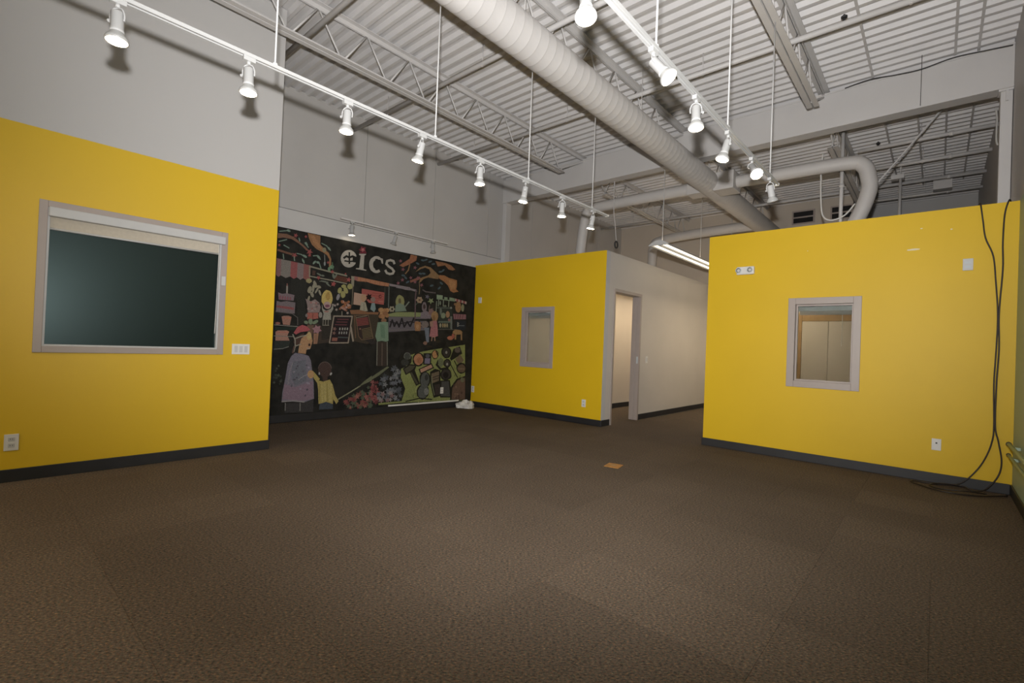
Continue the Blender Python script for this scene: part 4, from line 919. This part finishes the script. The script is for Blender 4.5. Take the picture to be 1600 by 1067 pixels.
ell(PD, (130,116,122), 455, 320, 42, 88); ell(PD, (80,62,58), 455, 310, 20, 40); poly(PD, (136,122,132), [(400,405),(500,382),(572,460),(560,512),(388,502)]); line(PD, (120,100,96), 14, [(545,290),(530,360),(600,340)]); ell(PD, (140,108,104), 570, 400, 46, 50)
poly('stall_drawing', (36,38,32), [(300,515),(540,520),(540,548),(300,545)])
poly('toy_drawing', (170,120,72), [(296,565),(330,552),(395,570),(400,640),(385,715),(305,715),(290,640)]); ell('toy_drawing', (186,140,92), 345, 640, 26, 40)
ell(PD, (168,130,82), 630, 470, 58, 84); ell(PD, (150,110,66), 615, 500, 22, 50); poly(PD, (184,116,122), [(590,545),(662,545),(676,640),(682,800),(610,822),(540,806),(562,660)]); poly(PD, (170,130,112), [(545,560),(600,540),(600,650),(550,640)])
line(PD, (176,136,110), 16, [(585,815),(575,880)]); line(PD, (176,136,110), 16, [(628,815),(632,880)])
ell(PD, (134,120,116), 470, 605, 60, 56); poly(PD, (120,130,146), [(455,660),(535,660),(532,900),(492,912),(468,760)]); ell(PD, (150,112,92), 470, 918, 34, 30); line(PD, (140,124,118), 18, [(400,610),(440,660)])
ell(PD, (166,122,78), 1020, 320, 48, 92); ell(PD, (146,146,112), 1095, 330, 25, 62); ell(PD, (150,112,76), 970, 270, 24, 22)
poly('stall_drawing', (154,106,116), [(935,430),(1150,440),(1150,522),(945,520)]); for_x = [line('stall_drawing', (100,64,72), 8, [(980+k*40, 440), (970+k*40, 510)]) for k in range(4)]
poly(SD, (44,50,58), [(975,545),(1150,540),(1145,702),(975,692)]); line(SD, (150,148,140), 12, [(1010,570),(1008,640)]); line(SD, (150,148,140), 10, [(1010,572),(1034,590),(1012,605),(1036,625),(1010,642)]); line(SD, (104,112,120), 14, [(1040,625),(1120,628)])
poly('stall_drawing', (48,46,46), [(925,520),(975,525),(970,690),(920,690)])
line('stall_frame_drawing', (98,95,88), 12, [(680,690),(1000,690)])
AN = 'drawn_animal'
ell(AN, (168,130,82), 1008, 735, 82, 42); line(AN, (168,130,82), 24, [(980,750),(972,852)]); line(AN, (168,130,82), 24, [(1072,735),(1074,862)]); line(AN, (150,112,70), 16, [(935,750),(930,800)]); ell(AN, (190,112,82), 885, 832, 50, 34); ell(AN, (176,96,76), 935, 800, 26, 40)
ell('path_drawing', (56,52,40), 680, 890, 50, 24); ell('path_drawing', (58,48,36), 540, 975, 50, 16)
def components(shapes):
    bb = [(min(p[1] for p in q), max(p[1] for p in q), min(p[2] for p in q), max(p[2] for p in q)) for q, c in shapes]
    par = list(range(len(bb)))
    def find(i):
        while par[i] != i: i = par[i]
        return i
    for i in range(len(bb)):
        for j in range(i):
            a, b = bb[i], bb[j]
            if a[0] < b[1] and b[0] < a[1] and a[2] < b[3] and b[2] < a[3]: par[find(i)] = find(j)
    out = {}
    for i in range(len(bb)): out.setdefault(find(i), []).append(i)
    big, small = [], []
    for ids in out.values():
        w_ = max(bb[i][1] for i in ids)-min(bb[i][0] for i in ids); h_ = max(bb[i][3] for i in ids)-min(bb[i][2] for i in ids)
        (big if max(w_, h_) > .11 else small).append([shapes[i] for i in ids])
    return big, [q for g in small for q in g]
def draw(part, shapes, stuff=False):
    vs, fs, cs = [], [], []
    for pts, c in shapes:
        o = len(vs); vs += pts; fs.append(list(range(o, o+len(pts)))); cs.append(c)
    me = bpy.data.meshes.new(part); org = worg(mural)
    me.from_pydata([Vector(v)-org for v in vs], [], fs); me.materials.append(M['chalk'])
    ca = me.color_attributes.new('Col', 'FLOAT_COLOR', 'CORNER')
    for p, c in zip(me.polygons, cs):
        l = lin(c); lu = .3*l[0]+.6*l[1]+.1*l[2]; l = [v*.82+lu*.18 for v in l]; g = (l[0]*MURAL_GAIN, l[1]*MURAL_GAIN, l[2]*MURAL_GAIN, 1) if c != BK else (.014, .014, .012, 1)
        for li in p.loop_indices: ca.data[li].color = g
    o = bpy.data.objects.new(part, me); COL.objects.link(o); o.parent = mural; WO[o.name] = org
    if stuff: o['kind'] = 'stuff'
for part, shapes in ART.items():
    big, small = components(shapes)
    if part == 'lettering': big, small = [shapes[:11], shapes[11:12], shapes[12:15], shapes[15:-11], shapes[-11:]], []
    for g in big: draw(part, g)
    if small: draw(part, small, True)
